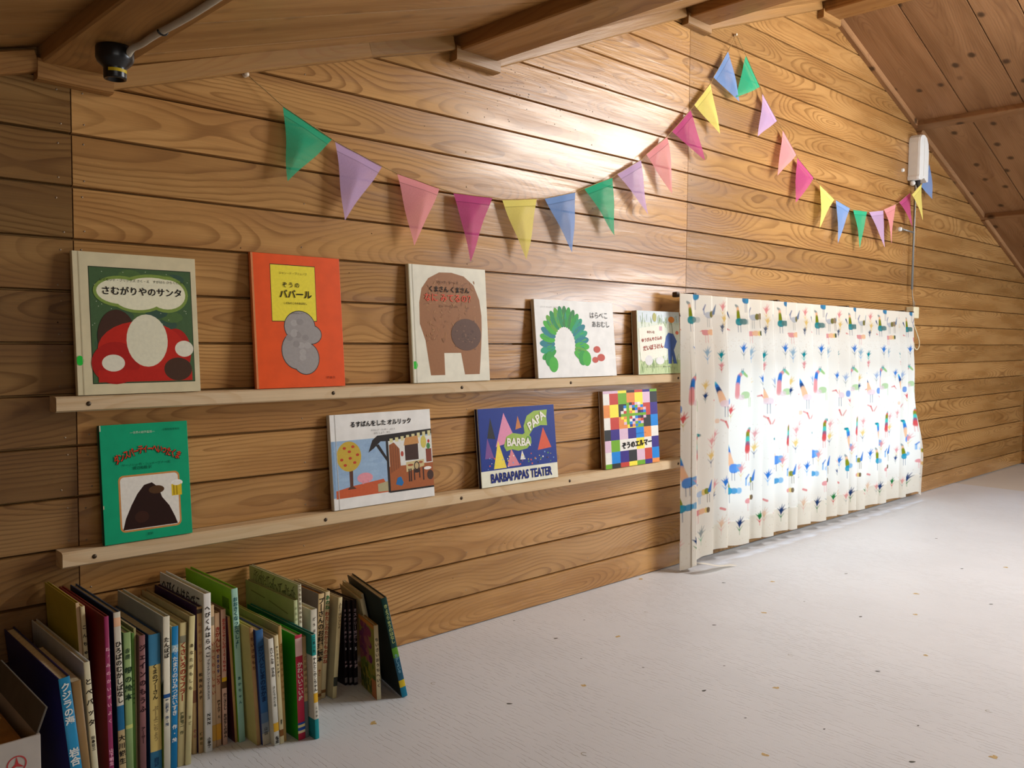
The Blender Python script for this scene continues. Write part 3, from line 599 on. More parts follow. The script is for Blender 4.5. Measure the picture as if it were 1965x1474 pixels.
# ------------------------------------------------------------------ books standing on the floor
BK = {'blue': [0.3998, 0.3759, -0.3, 0.2327, 0.0154, 0.294], 'brown': [0.4157, 0.3977, -0.285, 0.2177, 0.013, 0.19], 'batta': [0.4321, 0.4178, -0.275, 0.2394, 0.0089, 0.269], 'cream': [0.4532, 0.4376, -0.2, 0.2969, 0.0074, 0.19], 'yellow': [0.4611, 0.4454, -0.175, 0.3033, 0.0051, 0.165], 'red': [0.4666, 0.4614, -0.235, 0.2903, 0.007, 0.225], 'hira': [0.4866, 0.4806, -0.22, 0.2888, 0.0108, 0.214], 'green': [0.5009, 0.4992, -0.21, 0.2491, 0.0115, 0.2], 'thin': [0.5141, 0.5141, -0.205, 0.2443, 0.004, 0.195], 'olive': [0.5186, 0.5188, -0.2, 0.2501, 0.0038, 0.19], 'blanket': [0.5228, 0.5235, -0.21, 0.2387, 0.01, 0.2], 'bluey': [0.5397, 0.5389, -0.21, 0.2363, 0.0188, 0.2], 'tanpopo': [0.5595, 0.5613, -0.215, 0.2632, 0.0111, 0.209], 'bluew': [0.571, 0.5758, -0.215, 0.2431, 0.011, 0.2], 'muffler': [0.5833, 0.5903, -0.2143, 0.2459, 0.0111, 0.205], 'creamtall': [0.5948, 0.605, -0.2179, 0.2551, 0.0098, 0.2119], 'short': [0.6198, 0.6206, -0.1886, 0.1827, 0.008, 0.18], 'purple': [0.6294, 0.629, -0.1921, 0.2601, 0.009, 0.1861], 'hebi': [0.639, 0.6387, -0.1978, 0.2827, 0.013, 0.1918], 'c18': [0.6555, 0.6535, -0.1898, 0.2573, 0.0075, 0.18], '0909': [0.6635, 0.6622, -0.1892, 0.2413, 0.0092, 0.18], 'otama': [0.6743, 0.673, -0.1911, 0.2458, 0.009, 0.18], 'thin2': [0.6949, 0.6826, -0.1968, 0.2323, 0.0049, 0.185], 'ooki': [0.7002, 0.6878, -0.2012, 0.2821, 0.0119, 0.1952], 'openpale': [0.7181, 0.7041, -0.2345, 0.2169, 0.0075, 0.17], 'ganba': [0.7261, 0.7133, -0.2405, 0.2113, 0.0141, 0.17], 'hirune': [0.7407, 0.7292, -0.2558, 0.1963, 0.0101, 0.16], 'sarc': [0.7513, 0.7403, -0.2566, 0.2001, 0.008, 0.17], 'tan27': [0.7598, 0.7505, -0.2523, 0.2141, 0.0067, 0.1687], 'koinu': [0.7824, 0.7758, -0.2666, 0.1943, 0.0141, 0.16], 'tan29': [0.797, 0.7915, -0.265, 0.1881, 0.0077, 0.15], 'teal': [0.8069, 0.7995, -0.283, 0.1947, 0.0085, 0.245], 'pale31': [0.8170, 0.8117, -0.2, 0.2359, 0.0076, 0.194], 'komori': [0.8256, 0.8202, -0.2, 0.2644, 0.0074, 0.194], 'pink33': [0.8378, 0.8345, -0.165, 0.2118, 0.0085, 0.15], 'white34': [0.8475, 0.8475, -0.2, 0.2103, 0.0135, 0.16], 'cook': [0.8947, 0.9026, -0.137, 0.2159, 0.0131, 0.125], 'anone': [0.9083, 0.9197, -0.1353, 0.2164, 0.0103, 0.125], 'tall37': [0.9192, 0.9305, -0.1, 0.2142, 0.005, 0.09], 'label38': [0.9253, 0.94, -0.1513, 0.2041, 0.0093, 0.14], 'b3': [0.9812, 0.9769, -0.1103, 0.1816, 0.0064, 0.1], 'b4': [0.9885, 0.9839, -0.1162, 0.1817, 0.0069, 0.105], 'b5': [0.9959, 0.9919, -0.1229, 0.182, 0.0093, 0.112], 'pict44': [0.988, 0.981, -0.216, 0.153, 0.0095, 0.088], 'beige43': [1.037, 0.997, -0.15, 0.187, 0.0078, 0.13], 'beigeb': [1.048, 1.0065, -0.14, 0.193, 0.0052, 0.12], 'dark45': [1.032, 0.986, -0.241, 0.21, 0.0125, 0.2]}
GF = 'picture books standing in a row on the floor'
def floor_book(key, label, left, spine, titles=(), bands=(), right=None, top_pages=(206, 194, 158), face=None, yaw=0.0, paperback=False):
    xb, xt, y, z, th, d = BK[key]
    lean = math.atan2(xt-xb, z); H = math.hypot(xt-xb, z)
    e = empty('picture_book', (xb, y, 0))
    M_ = Matrix.Translation((xb, y, .0004)) @ Matrix.Rotation(-yaw, 4, 'Z')
    if lean > 0: M_ = M_ @ Matrix.Translation((th*math.cos(lean), 0, 0)) @ Matrix.Rotation(lean, 4, 'Y') @ Matrix.Translation((-th, 0, 0))
    else: M_ = M_ @ Matrix.Rotation(lean, 4, 'Y')
    e.matrix_world = M_
    b = .0007 if (paperback or th < .0062) else .0019
    bm = bmesh.new()
    box(bm, 0, b, .0008, d, 0, H, 0, b*.25); box(bm, th-b, th, .0008, d, 0, H, 2, b*.25)
    n = 6; sg = .0012 if th > .006 else .0004
    pts = [(th/2-(th/2)*math.cos(PI*k/n), .0009-sg*math.sin(PI*k/n)) for k in range(n+1)]
    lo = [bm.verts.new((p[0], p[1], 0)) for p in pts]; hi = [bm.verts.new((p[0], p[1], H)) for p in pts]
    il = [bm.verts.new((p[0]*.9+th*.05, p[1]+.0009, 0)) for p in pts]; ih = [bm.verts.new((p[0]*.9+th*.05, p[1]+.0009, H)) for p in pts]
    for k in range(n):
        for q, s in (((lo[k], lo[k+1], hi[k+1], hi[k]), True), ((hi[k], hi[k+1], ih[k+1], ih[k]), False), ((lo[k+1], lo[k], il[k], il[k+1]), False), ((il[k+1], il[k], ih[k], ih[k+1]), False)):
            f = bm.faces.new(q); f.material_index = 1; f.smooth = s
    cov = obj('cover', bm, [paper(left), paper(spine), paper(right or left)], e)
    ins = .0 if paperback else .003
    bm = bmesh.new(); box(bm, b, th-b, .0022, d-.003, ins, H-ins*.9-.0003); obj('page_block', bm, flat('pages_'+key, top_pages, .8, .1, .1, 200.0), e)
    yy = .0009-sg-.0002
    for (z0, z1, c) in bands:
        bm = bmesh.new(); pp = [(p[0], p[1]-.0002) for p in pts]
        for k in range(n):
            f = bm.faces.new([bm.verts.new(v) for v in ((pp[k][0], pp[k][1], z0*H), (pp[k+1][0], pp[k+1][1], z0*H), (pp[k+1][0], pp[k+1][1], z1*H), (pp[k][0], pp[k][1], z1*H))])
        bmesh.ops.remove_doubles(bm, verts=bm.verts[:], dist=1e-6)
        obj('spine_band', bm, paper(c), cov)
    for tt in titles:
        s, zc, ln, c = tt[:4]; k = tt[4] if len(tt) > 4 else .78
        text(cov, 'spine_title', s, th*k*1.2, th/2, zc*H, c, y=yy-.0003, bold=.028, vertical=True, fit=ln*H)
    if face: face(cov, H, d)
    tag(e, label, 'book', GF); return e
def side_art(e, H, d, fn, name='cover_print'):
    """printing on the left-hand cover: u runs from the far edge to the spine, as seen from the left"""
    a = Art(d, H); fn(a); o = a.done(e, name); o.rotation_euler = (0, 0, -PI/2); o.location = (-.00005, d, 0); return a
def side_text(e, d, body, size, u, zc, c, fit):
    o = text(e, 'cover_title', body, size, 0, 0, c, y=0.0, bold=.02, fit=fit); o.rotation_euler = (0, 0, -PI/2); o.location = (-.0009, d*(1-u), zc)
INK, RED, WHT = (38, 32, 26), (150, 44, 30), (222, 224, 216)

def stars(a):
    for i in range(60): a.ell(RNG.uniform(.02, .98), RNG.uniform(.3, .99), .0035, .003, (96, 106, 156), 6)
floor_book('blue', 'navy speckled book with a light blue spine, first of the row beside the carton', (30, 30, 92), (40, 134, 178), [('クジラの海', .83, .28, WHT), ('岩合', .48, .12, WHT)], face=lambda e, H, d: side_art(e, H, d, stars, 'star_print'))
floor_book('brown', 'low brown-spined paperback between the navy book and the white one', (150, 122, 78), (142, 112, 70), paperback=True)
def grass(a):
    for u, v in ((.62, .80), (.9, .66)): a.poly([(u, v-.2), (u+.012, v), (u+.035, v-.2)], (40, 58, 40))
floor_book('batta', 'white book whose spine carries five bold black characters, third of the row', (206, 212, 210), (214, 206, 172), [('とべバッタ', .74, .34, INK, .95), ('田島征三', .47, .1, INK, .5)], [(.14, .27, (88, 84, 56))], face=lambda e, H, d: side_art(e, H, d, grass, 'grass_print'))
BK['yellow'] = [.4535, .4385, -.175, .303, .0051, .165]; BK['cream'] = [.4592, .4440, -.18, .297, .0065, .17]
floor_book('yellow', 'tall thin book with a plain mustard yellow cover', (186, 174, 62), (206, 176, 138), [('アルプスのむら', .6, .5, (130, 80, 60), .6)], top_pages=(170, 120, 70))
floor_book('cream', 'tall cream book with bold black spine writing, against the mustard yellow one', (206, 176, 138), (214, 200, 156), [('こんちゅうのせかい', .70, .5, INK, .9)])
floor_book('red', 'tall dark red book with a magenta spine', (112, 22, 22), (150, 52, 94), [('ねずみのかいすいよく', .62, .5, (226, 164, 180)), ('山下明生', .22, .1, (226, 164, 180))])
floor_book('hira', 'tall dark blue book with a white, blue and tan spine', (34, 62, 96), (206, 200, 180), [('ひろばのむかしばなし', .66, .36, INK), ('大川悦生', .22, .18, INK)], [(.0, .33, (176, 156, 112)), (.33, .47, (28, 98, 138)), (.92, .97, (226, 180, 140))])
floor_book('green', 'light green book with dark vertical writing on its spine', (134, 152, 74), (146, 172, 110), [('銀の絵本', .66, .24, (36, 60, 40), .85), ('赤座', .86, .08, (70, 90, 60), .6)], [(.36, .385, (196, 200, 116))])
floor_book('thin', 'very thin green book squeezed beside the light green one', (96, 130, 60), (92, 134, 62), [('みどりのほん', .6, .3, (30, 50, 30))], paperback=True)
floor_book('olive', 'very thin olive book next to the plum brown one', (150, 142, 92), (164, 156, 104), [], paperback=True)
floor_book('blanket', 'plum brown book with large dark characters down its spine', (120, 84, 80), (138, 94, 92), [('ジェインのもうふ', .70, .50, (52, 26, 30), .95), ('アーサー', .3, .12, (60, 34, 36))])
floor_book('bluey', 'thick blue book with a long yellow panel on its spine', (36, 76, 120), (62, 126, 160), [('くまのプーさん', .66, .26, (50, 46, 34), .62), ('ぷーよこちょう', .36, .26, (150, 130, 80), .42), ('岩波', .08, .07, (30, 60, 90), .5)], [(.16, .78, (204, 180, 106))])
def leaf(a):
    a.poly([(.93, .02), (.88, .40), (.96, .58), (1, .45), (1, .02)], (110, 130, 40)); a.poly([(.95, .3), (.92, .5), (1, .6), (1, .36)], (40, 60, 34))
floor_book('tanpopo', 'white hardcover with a pale grey cover and a blue dotted author line', (178, 182, 166), (224, 218, 194), [('たんぽぽ', .80, .14, INK, .85), ('平山和子 作・絵', .38, .18, (60, 80, 110), .6)], [(.475, .5, (30, 80, 140))], face=lambda e, H, d: side_art(e, H, d, leaf, 'leaf_print'))
floor_book('bluew', 'book with a bright blue spine and white lettering', (226, 212, 160), (24, 128, 184), [('みずたまりのひみつだいすき', .62, .5, WHT, .8), ('作・絵', .25, .14, WHT, .6)], [(.82, .87, (150, 190, 206))])
floor_book('muffler', 'cream book with a red title, right of the bright blue spine', (188, 172, 122), (214, 198, 142), [('くさいろのマフラー', .66, .42, (156, 60, 40), .85), ('後藤竜二 作', .30, .16, (90, 90, 60), .6)], [(.86, .91, (140, 136, 110))])
floor_book('creamtall', 'pale cream book with faint spine writing and a warm beige cover', (176, 162, 118), (214, 202, 146), [('あなたがもしも', .66, .34, (96, 86, 56), .6), ('まど', .3, .08, (130, 120, 80), .5)])
floor_book('short', 'short tan book with a small brown picture on its spine', (176, 146, 98), (186, 156, 106), [('そら', .2, .1, (150, 90, 80), .7)], [(.50, .62, (132, 88, 62))])
floor_book('purple', 'tan-spined book with a deep purple cover', (66, 44, 82), (190, 156, 108), [('むかしむかし', .76, .3, (160, 110, 80), .6), ('松谷みよ子', .46, .2, (70, 56, 40), .6), ('講談社', .1, .1, (100, 90, 50), .5)], [(.955, .985, (60, 46, 34))])
floor_book('hebi', 'tall white book with big black characters across its cover', (214, 216, 206), (230, 228, 220), [('へびくんはらぺこ', .76, .34, INK, .62), ('ブライアン・ワイルドスミス', .46, .26, (90, 90, 90), .4), ('NNN', .21, .08, INK, .9), ('小学館', .06, .07, INK, .5)], face=lambda e, H, d: side_text(e, d, 'へびくんはらぺこ', .024, .5, H*.935, INK, d*.86))
floor_book('c18', 'pinkish cream book with a small red title, against the tall white book', (198, 168, 128), (210, 180, 140), [('いってらっしゃい', .56, .4, (176, 80, 60), .8)], [(.05, .16, (196, 150, 60)), (.86, .92, (150, 136, 110))])
floor_book('0909', 'beige book with a red title and blue digits on its spine', (196, 160, 122), (208, 172, 134), [('きかんしゃ', .80, .20, RED, .9), ('0909', .62, .15, (52, 60, 110), .95), ('ごう', .50, .07, RED, .9), ('関すみ子 え', .28, .14, (60, 50, 40), .7)], [(.05, .17, (206, 150, 44))])
floor_book('otama', 'pink-spined book with a red title and a yellow band', (150, 110, 84), (216, 176, 152), [('おたまじゃくしの101ちゃん', .74, .40, (176, 48, 42), .95), ('かこさとし おはなしのほん', .22, .34, INK, .85)], [(.47, .50, (222, 176, 30)), (.42, .47, (90, 60, 30))])
floor_book('thin2', 'thin tan book tilted against the tall green one, with a dark wine cover', (84, 36, 52), (180, 140, 84), [], paperback=True)
def barcode(a):
    for i in range(12): a.rect(.80+i*.012, .86, .806+i*.012, .93, (60, 90, 30))
floor_book('ooki', 'tall bright lime green book with a pale aqua spine', (124, 176, 30), (160, 204, 184), [('おおきくなったでしょ！', .78, .34, (30, 90, 96), .7), ('あかちゃん', .34, .2, (50, 100, 100), .45)], face=lambda e, H, d: side_art(e, H, d, barcode, 'barcode_print'))
floor_book('openpale', 'tan-spined book with a pale ochre cover, right of the lime green book', (196, 186, 118), (172, 136, 88), [('ちいさなもり', .78, .3, (96, 62, 40), .8)])
floor_book('ganba', 'thick blue book fading to beige at the foot of its spine', (58, 70, 124), (48, 96, 146), [('ガンバとしまのなかま', .62, .5, (22, 46, 84), .62), ('山田', .12, .08, (60, 60, 60), .4)], [(.0, .10, (166, 158, 138)), (.10, .19, (124, 134, 140)), (.19, .28, (84, 112, 142))])
floor_book('hirune', 'short white book with black writing and a yellow dot, right of the fading blue book', (206, 200, 176), (222, 220, 206), [('たいへんな ひるね', .78, .28, INK, .75), ('さとうさとる', .46, .2, (90, 90, 80), .5), ('偕成', .05, .07, INK, .6)], [(.13, .21, (206, 160, 40))])
floor_book('sarc', 'short cream book with two small dark squares low on its spine', (210, 194, 150), (220, 206, 160), [('サーカス・キンダー', .76, .3, INK, .5), ('福音館', .2, .05, INK, .6)], [(.07, .13, (120, 76, 30))])
floor_book('tan27', 'taller tan-spined book with an olive cream cover', (176, 164, 116), (186, 152, 92), [('こどものせかいのうた', .6, .6, (150, 116, 66), .7)])
floor_book('koinu', 'book with a grass green cover and a crimson spine with white lettering', (44, 150, 26), (196, 50, 80), [('かわいいこいぬ', .56, .38, (240, 226, 214), .95)], [(.80, .97, (230, 196, 190)), (.145, .165, (30, 80, 170)), (.12, .145, (226, 214, 150)), (.09, .12, (30, 80, 170)), (.065, .09, (226, 214, 170))])
floor_book('tan29', 'thin tan and grey book between the crimson spine and the teal one', (180, 150, 104), (186, 156, 110), [('ことばのえほん', .62, .4, (110, 90, 66), .7)], [(.0, .36, (96, 104, 104))])
def teal_wrap(a):
    a.rect(.0, .80, 1, 1, (34, 112, 96)); a.rect(0, 0, 1, .19, (30, 122, 124)); a.rect(0, .19, 1, .80, (196, 196, 176))
floor_book('teal', 'book with a teal and white spine and a yellow dot, last of the front run', (34, 112, 96), (222, 218, 200), [('こまった', .9, .16, (20, 60, 60), .62), ('ゃんとこのこちゃん', .62, .34, INK, .7), ('こさか', .26, .12, INK, .45)], [(.80, 1.0, (30, 146, 138)), (.0, .19, (26, 136, 142)), (.35, .44, (214, 166, 40))], right=(30, 122, 124), face=lambda e, H, d: side_art(e, H, d, teal_wrap, 'band_print'))
floor_book('pale31', 'pale sage book behind the teal one, with two faint lines of print', (170, 174, 132), (190, 200, 148), [('よるのおはなし', .8, .4, (150, 160, 116), .6)], face=lambda e, H, d: side_art(e, H, d, lambda a: [a.line(.12, .93, .42, .915, .0022, (120, 120, 90)), a.line(.5, .91, .88, .87, .0022, (120, 120, 90))], 'line_print'))
def sketch(a):
    for i in range(46):
        u = .1+.84*i/46; v = .945+.025*math.sin(i*.9)+.015*math.sin(i*2.3)-.02*i/46; a.line(u, v, u+.03, v+RNG.uniform(-.03, .03), .0013, (60, 56, 46)); a.line(u, v, u+RNG.uniform(-.02, .03), .89, .0009, (96, 92, 76))
floor_book('komori', 'tall pale book with a dark pen drawing along the top of its cover', (188, 188, 150), (204, 200, 170), [('こうもりたちのみた', .86, .3, (110, 90, 66), .7)], face=lambda e, H, d: side_art(e, H, d, sketch, 'pen_print'))
floor_book('pink33', 'salmon pink spine half hidden behind the teal book', (196, 96, 96), (206, 104, 104), [('ま', .93, .06, (240, 200, 190), .6)])
floor_book('white34', 'book with a plain whitish cover and tiny print at its spine edge', (186, 184, 166), (206, 200, 180), [('どうぶつのおやこのおはなしえほん', .5, .9, (60, 50, 44), .4)])
floor_book('cook', 'thick book with bold black characters on a tan spine', (112, 100, 92), (206, 178, 128), [('プーさんのお料理読本', .66, .62, INK, .95), ('やぎ', .26, .06, RED, .5)], [(.03, .06, (120, 80, 40))], top_pages=(196, 140, 50))
floor_book('anone', 'cream book whose spine reads green at the top then red', (196, 176, 132), (212, 192, 148), [('あのね', .90, .14, (44, 110, 66), .85), ('わたしのたからものはね', .57, .5, (156, 62, 44), .85)], [(.05, .08, (120, 80, 40))])
floor_book('tall37', 'thin blank tan spine behind the green and red titled book', (196, 174, 132), (206, 184, 142), [], paperback=True)
floor_book('label38', 'cream book with a black label low on its spine', (176, 160, 126), (214, 198, 150), [('ふたりはいっしょ', .82, .26, (110, 90, 66), .6)], [(.12, .21, (50, 52, 44))])
for kk, nm, lb in (('b3', '3', 'black volume marked 3, first of three matching dark spines'), ('b4', '4', 'black volume marked 4, middle of three matching dark spines'), ('b5', '5', 'black volume marked 5, last of three matching dark spines')):
    floor_book(kk, lb, (30, 22, 26), (34, 26, 30), [('ミステリー絵探し', .70, .42, (190, 164, 170), .72), (nm, .43, .07, (214, 206, 206), .85), ('伊藤', .25, .1, (190, 164, 170), .7)], [(.03, .09, (110, 100, 100))])
YW = .24
def bloom(a):
    a.rect(0, 0, 1, 1, (150, 134, 60))
    for i in range(70): a.ell(RNG.uniform(.0, .75), RNG.uniform(.45, .92), .12, .05, RNG.choice(((140, 60, 86), (120, 50, 90), (160, 90, 90))), 9)
    for i in range(60): a.ell(RNG.uniform(.0, 1), RNG.uniform(.05, .45), .07, .05, RNG.choice(((110, 120, 40), (160, 140, 50), (84, 92, 40))), 9)
    a.rect(.72, 0, 1, .25, (190, 110, 60)); a.rect(0, .95, 1, 1, (200, 120, 50))
floor_book('pict44', 'small book with a painted pink and olive cover and a cream spine', (170, 130, 70), (214, 200, 160), [('ちいさいおうちへいく', .5, .7, (80, 70, 60), .7)], yaw=YW, face=lambda e, H, d: side_art(e, H, d, bloom))
floor_book('beige43', 'beige-covered book leaning against the dark green one', (186, 174, 136), (206, 196, 160), [], yaw=YW)
floor_book('beigeb', 'thin cream book wedged behind the leaning beige one', (196, 184, 146), (216, 206, 172), [], yaw=YW, paperback=True)
floor_book('dark45', 'dark green and blue book leaning at the right end of the row', (28, 40, 40), (26, 66, 62), [('きょうりゅうのはなし', .74, .40, (176, 190, 120), .8), ('たかしよいち', .34, .2, (120, 170, 190), .6)], [(.40, .50, (92, 150, 44)), (.17, .40, (30, 84, 108)), (.10, .17, (206, 180, 40)), (.0, .10, (24, 120, 150))], yaw=YW)

# ================================================================== CARTON AT THE LEFT EDGE
card = flat('carton_white', (176, 168, 158), .7, .2, .06, 20); card_in = flat('carton_grey', (96, 90, 80), .8, .2); kraft = flat('kraft_paper', (150, 112, 60), .75, .2, .18, 30); emb = ink((176, 60, 60))
e = empty('carton', (.14, -.40, 0)); X0, X1, Y0, Y1, HZ = -.20, .185, 0.0, .24, .203
bm = bmesh.new(); th = .004
box(bm, X0, X1, Y0, Y0+th, 0, HZ, 0, .001); box(bm, X0, X1, Y1-th, Y1, 0, HZ, 1, .001); box(bm, X0, X0+th, Y0+th, Y1-th, 0, HZ, 0); box(bm, X1-th, X1, Y0+th, Y1-th, 0, HZ, 0); box(bm, X0+th, X1-th, Y0+th, Y1-th, 0, th, 1)
obj('box_body', bm, [card, card_in], e)
bm = bmesh.new(); box(bm, 0, .003, 0, Y1-Y0-.01, 0, .035, 0, .0008); o = obj('flap', bm, card_in, e); o.location = (X1-.004, .005, HZ); o.rotation_euler = (0, .35, 0)
bm = bmesh.new(); R = .0118
def ring_arc(bm, r0, r1, cx, cz, y, n=40):
    for i in range(n):
        a, b = 2*PI*i/n, 2*PI*(i+1)/n
        bm.faces.new([bm.verts.new((cx+r*math.cos(t), y, cz+r*math.sin(t))) for r, t in ((r0, a), (r0, b), (r1, b), (r1, a))])
ring_arc(bm, R*.86, R, .156, .1715, -.0004)
for k in range(3):
    t = PI/2+2*PI*k/3; p = [(R*.9, 0), (R*.17, .6), (0, 0), (R*.17, -.6)]
    bm.faces.new([bm.verts.new((.156+q*math.cos(t+a), -.0004, .1715+q*math.sin(t+a))) for q, a in ((R*.92, 0), (R*.2, PI/3), (0, 0), (R*.2, -PI/3))])
obj('round_emblem', bm, emb, e)
tag(e, 'white carton with a red round three-pointed emblem at the left edge', 'box')
e = empty('wrapped_parcel', (.12, -.37, .0045)); bm = bmesh.new(); box(bm, -.165, .19, -.02, .19, 0, .19, 0, .006); obj('wrapping', bm, kraft, e)
bm = bmesh.new(); box(bm, -.16, .185, .08, .105, .1898, .1906); obj('tape', bm, flat('parcel_tape', (170, 140, 84), .3), e)
tag(e, 'brown wrapped parcel standing inside the white carton', 'parcel')

# ================================================================== BUNTING
CLOTH = {'green': (60, 186, 140), 'lavender': (206, 176, 216), 'pink': (250, 164, 168), 'magenta': (200, 88, 140), 'yellow': (255, 234, 130), 'blue': (134, 170, 226)}
def gauze(name, rgb):
    t = NT(name); c = lin(rgb); tc = t.n('ShaderNodeTexCoord'); sp = t.n('ShaderNodeSeparateXYZ'); t.link(tc.outputs['UV'], sp.inputs[0]); M = t.math
    sl = t.noise(t.xyz(M('MULTIPLY', sp.outputs[0], 30.0), M('MULTIPLY', sp.outputs[1], 260.0), 0.0), 1.0, 2.0); s2 = t.noise(t.xyz(M('MULTIPLY', sp.outputs[0], 260.0), M('MULTIPLY', sp.outputs[1], 30.0), 4.0), 1.0, 2.0)
    wv = M('MULTIPLY', M('ADD', sl, s2), .5)
    hem = t.smooth(sp.outputs[1], .118, .128, 1.0, 0.0); seam = M('MULTIPLY', t.smooth(sp.outputs[1], .108, .114), t.smooth(sp.outputs[1], .120, .126, 1.0, 0.0))
    col = t.mix(wv, c4(tuple(v*.82 for v in c)), c4(tuple(min(1, v*1.15) for v in c))); col = t.mix(M('MULTIPLY', seam, .6), col, c4(tuple(v*.35 for v in c)))
    d = t.n('ShaderNodeBsdfDiffuse'); t.link(col, d.inputs[0]); tl = t.n('ShaderNodeBsdfTranslucent'); t.link(col, tl.inputs[0]); tr = t.n('ShaderNodeBsdfTransparent')
    m1 = t.n('ShaderNodeMixShader'); m1.inputs[0].default_value = .25; t.link(d.outputs[0], m1.inputs[1]); t.link(tl.outputs[0], m1.inputs[2])
    m2 = t.n('ShaderNodeMixShader'); t.link(M('MULTIPLY', t.smooth(wv, .3, .7, .27, .10), M('SUBTRACT', 1.0, M('MULTIPLY', hem, .75))), m2.inputs[0]); t.link(m1.outputs[0], m2.inputs[1]); t.link(tr.outputs[0], m2.inputs[2]); t.link(m2.outputs[0], t.out.inputs[0])
    return t.m
GZ = {k: gauze('gauze_'+k, v) for k, v in CLOTH.items()}
PEN = [
('green',[0.8971,-0.0160,1.1983],[1.0121,-0.0160,1.1509],[0.8989,-0.0300,1.0465]),
('lavender',[1.0198,-0.0160,1.1477],[1.1411,-0.0160,1.1120],[1.0351,-0.0300,0.9811]),
('pink',[1.1826,-0.0160,1.1026],[1.3054,-0.0160,1.0838],[1.2210,-0.0300,0.9413]),
('magenta',[1.3487,-0.0160,1.0781],[1.4758,-0.0160,1.0817],[1.3923,-0.0300,0.9157]),
('yellow',[1.5098,-0.0160,1.0804],[1.6334,-0.0160,1.0974],[1.5830,-0.0300,0.9350]),
('blue',[1.6628,-0.0160,1.1021],[1.7835,-0.0160,1.1332],[1.7582,-0.0300,0.9654]),
('green',[1.8198,-0.0160,1.1476],[1.9402,-0.0160,1.1936],[1.9361,-0.0300,1.0274]),
('lavender',[1.9609,-0.0160,1.2067],[2.0709,-0.0160,1.2629],[2.0920,-0.0300,1.1027]),
('pink',[2.0955,-0.0160,1.2834],[2.1973,-0.0160,1.3524],[2.2098,-0.0300,1.1784]),
('magenta',[2.2209,-0.0160,1.3721],[2.3177,-0.0160,1.4549],[2.3826,-0.0300,1.3049]),
('yellow',[2.3370,-0.0160,1.4747],[2.4246,-0.0160,1.5593],[2.4659,-0.0300,1.4027]),
('blue',[2.4417,-0.0160,1.5828],[2.5237,-0.0160,1.6847],[2.5770,-0.0300,1.5278]),
('green',[2.6323,-0.0160,1.6941],[2.7266,-0.0160,1.6090],[2.5575,-0.0300,1.5377]),
('lavender',[2.7447,-0.0160,1.5894],[2.8475,-0.0160,1.5144],[2.6967,-0.0300,1.4323]),
('pink',[2.8890,-0.0160,1.4884],[2.9909,-0.0160,1.4165],[2.8352,-0.0300,1.3177]),
('magenta',[2.9992,-0.0160,1.4063],[3.1258,-0.0160,1.3506],[2.9698,-0.0300,1.2373]),
('yellow',[3.1767,-0.0160,1.3296],[3.2993,-0.0160,1.2882],[3.1581,-0.0300,1.1617]),
('blue',[3.3126,-0.0160,1.2877],[3.4363,-0.0160,1.2684],[3.3113,-0.0300,1.1167]),
('green',[3.4646,-0.0160,1.2652],[3.5943,-0.0160,1.2726],[3.5056,-0.0300,1.1111]),
('lavender',[3.6142,-0.0160,1.2725],[3.7508,-0.0160,1.2936],[3.7450,-0.0300,1.1340]),
('pink',[3.7557,-0.0160,1.2986],[3.8767,-0.0160,1.3344],[3.8126,-0.0300,1.1550]),
('magenta',[3.9089,-0.0160,1.3471],[4.0294,-0.0160,1.4051],[4.0296,-0.0300,1.2473]),
('yellow',[4.0346,-0.0160,1.4127],[4.1363,-0.0160,1.4726],[4.1317,-0.0300,1.3044]),
('blue',[4.1481,-0.0160,1.4765],[4.2330,-0.0160,1.5623],[4.2470,-0.0300,1.3984]),
]
HK = [(.8211, -.010, 1.2491), (2.5813, -.010, 1.7542), (4.2936, -.010, 1.6302)]
PEN[22] = ('yellow', *[[p[0]-.058, p[1]-.028, p[2]-.026] for p in PEN[22][1:]])
PEN[23][1][2] -= .028
bunt = empty('bunting', (2.58, -.012, 1.75))
def pennant(c, A, B, T, i):
    A, B, T = Vector(A), Vector(B), Vector(T); n = 12; bm = bmesh.new(); uvl = bm.loops.layers.uv.new('UVMap'); rows = []
    r = random.Random(i*7+3); tw, fo, ph = r.uniform(-.010, .012), r.uniform(.006, .014), r.uniform(.3, .7)
    for j in range(n+1):
        f = j/n; L_, R_ = A.lerp(T, f), B.lerp(T, f); row = []
        for k in range(n+1):
            s = k/n; p = L_.lerp(R_, s); q = (1-abs(s-ph)/max(ph, 1-ph))
            p.y += -fo*q*math.sin(PI*min(1, f*1.15))*.9+tw*(s-.5)*f*1.2*(1-f)*2
            p.x += .004*math.sin(f*5+i)*(1-f)*f*3; row.append((bm.verts.new(p-bunt.location), (s, f)))
        rows.append(row)
    for j in range(n):
        for k in range(n):
            q = [rows[j][k], rows[j+1][k], rows[j+1][k+1], rows[j][k+1]]; f = bm.faces.new([x[0] for x in q]); f.smooth = True
            for lp, x in zip(f.loops, q): lp[uvl].uv = x[1]
    bmesh.ops.remove_doubles(bm, verts=bm.verts[:], dist=1e-6)
    o = obj('pennant', bm, GZ[c], bunt); return o
for i, (c, A, B, T) in enumerate(PEN):
    o = pennant(c, A, B, T, i); o['label'] = '%s gauze pennant' % c
twine = flat('jute_twine', (172, 140, 92), .8, .1, .2, 400)
bm = bmesh.new(); O = bunt.location
def strand(pts):
    P_ = []
    for a, b in zip(pts, pts[1:]):
        a, b = Vector(a), Vector(b)
        for k in range(4): P_.append(a.lerp(b, k/4)-O+Vector((0, RNG.uniform(-.0006, .0006), RNG.uniform(-.0006, .0006))))
    P_.append(Vector(pts[-1])-O); tube(bm, P_, .0011, 6)
off = Vector((0, -.0012, .0006))
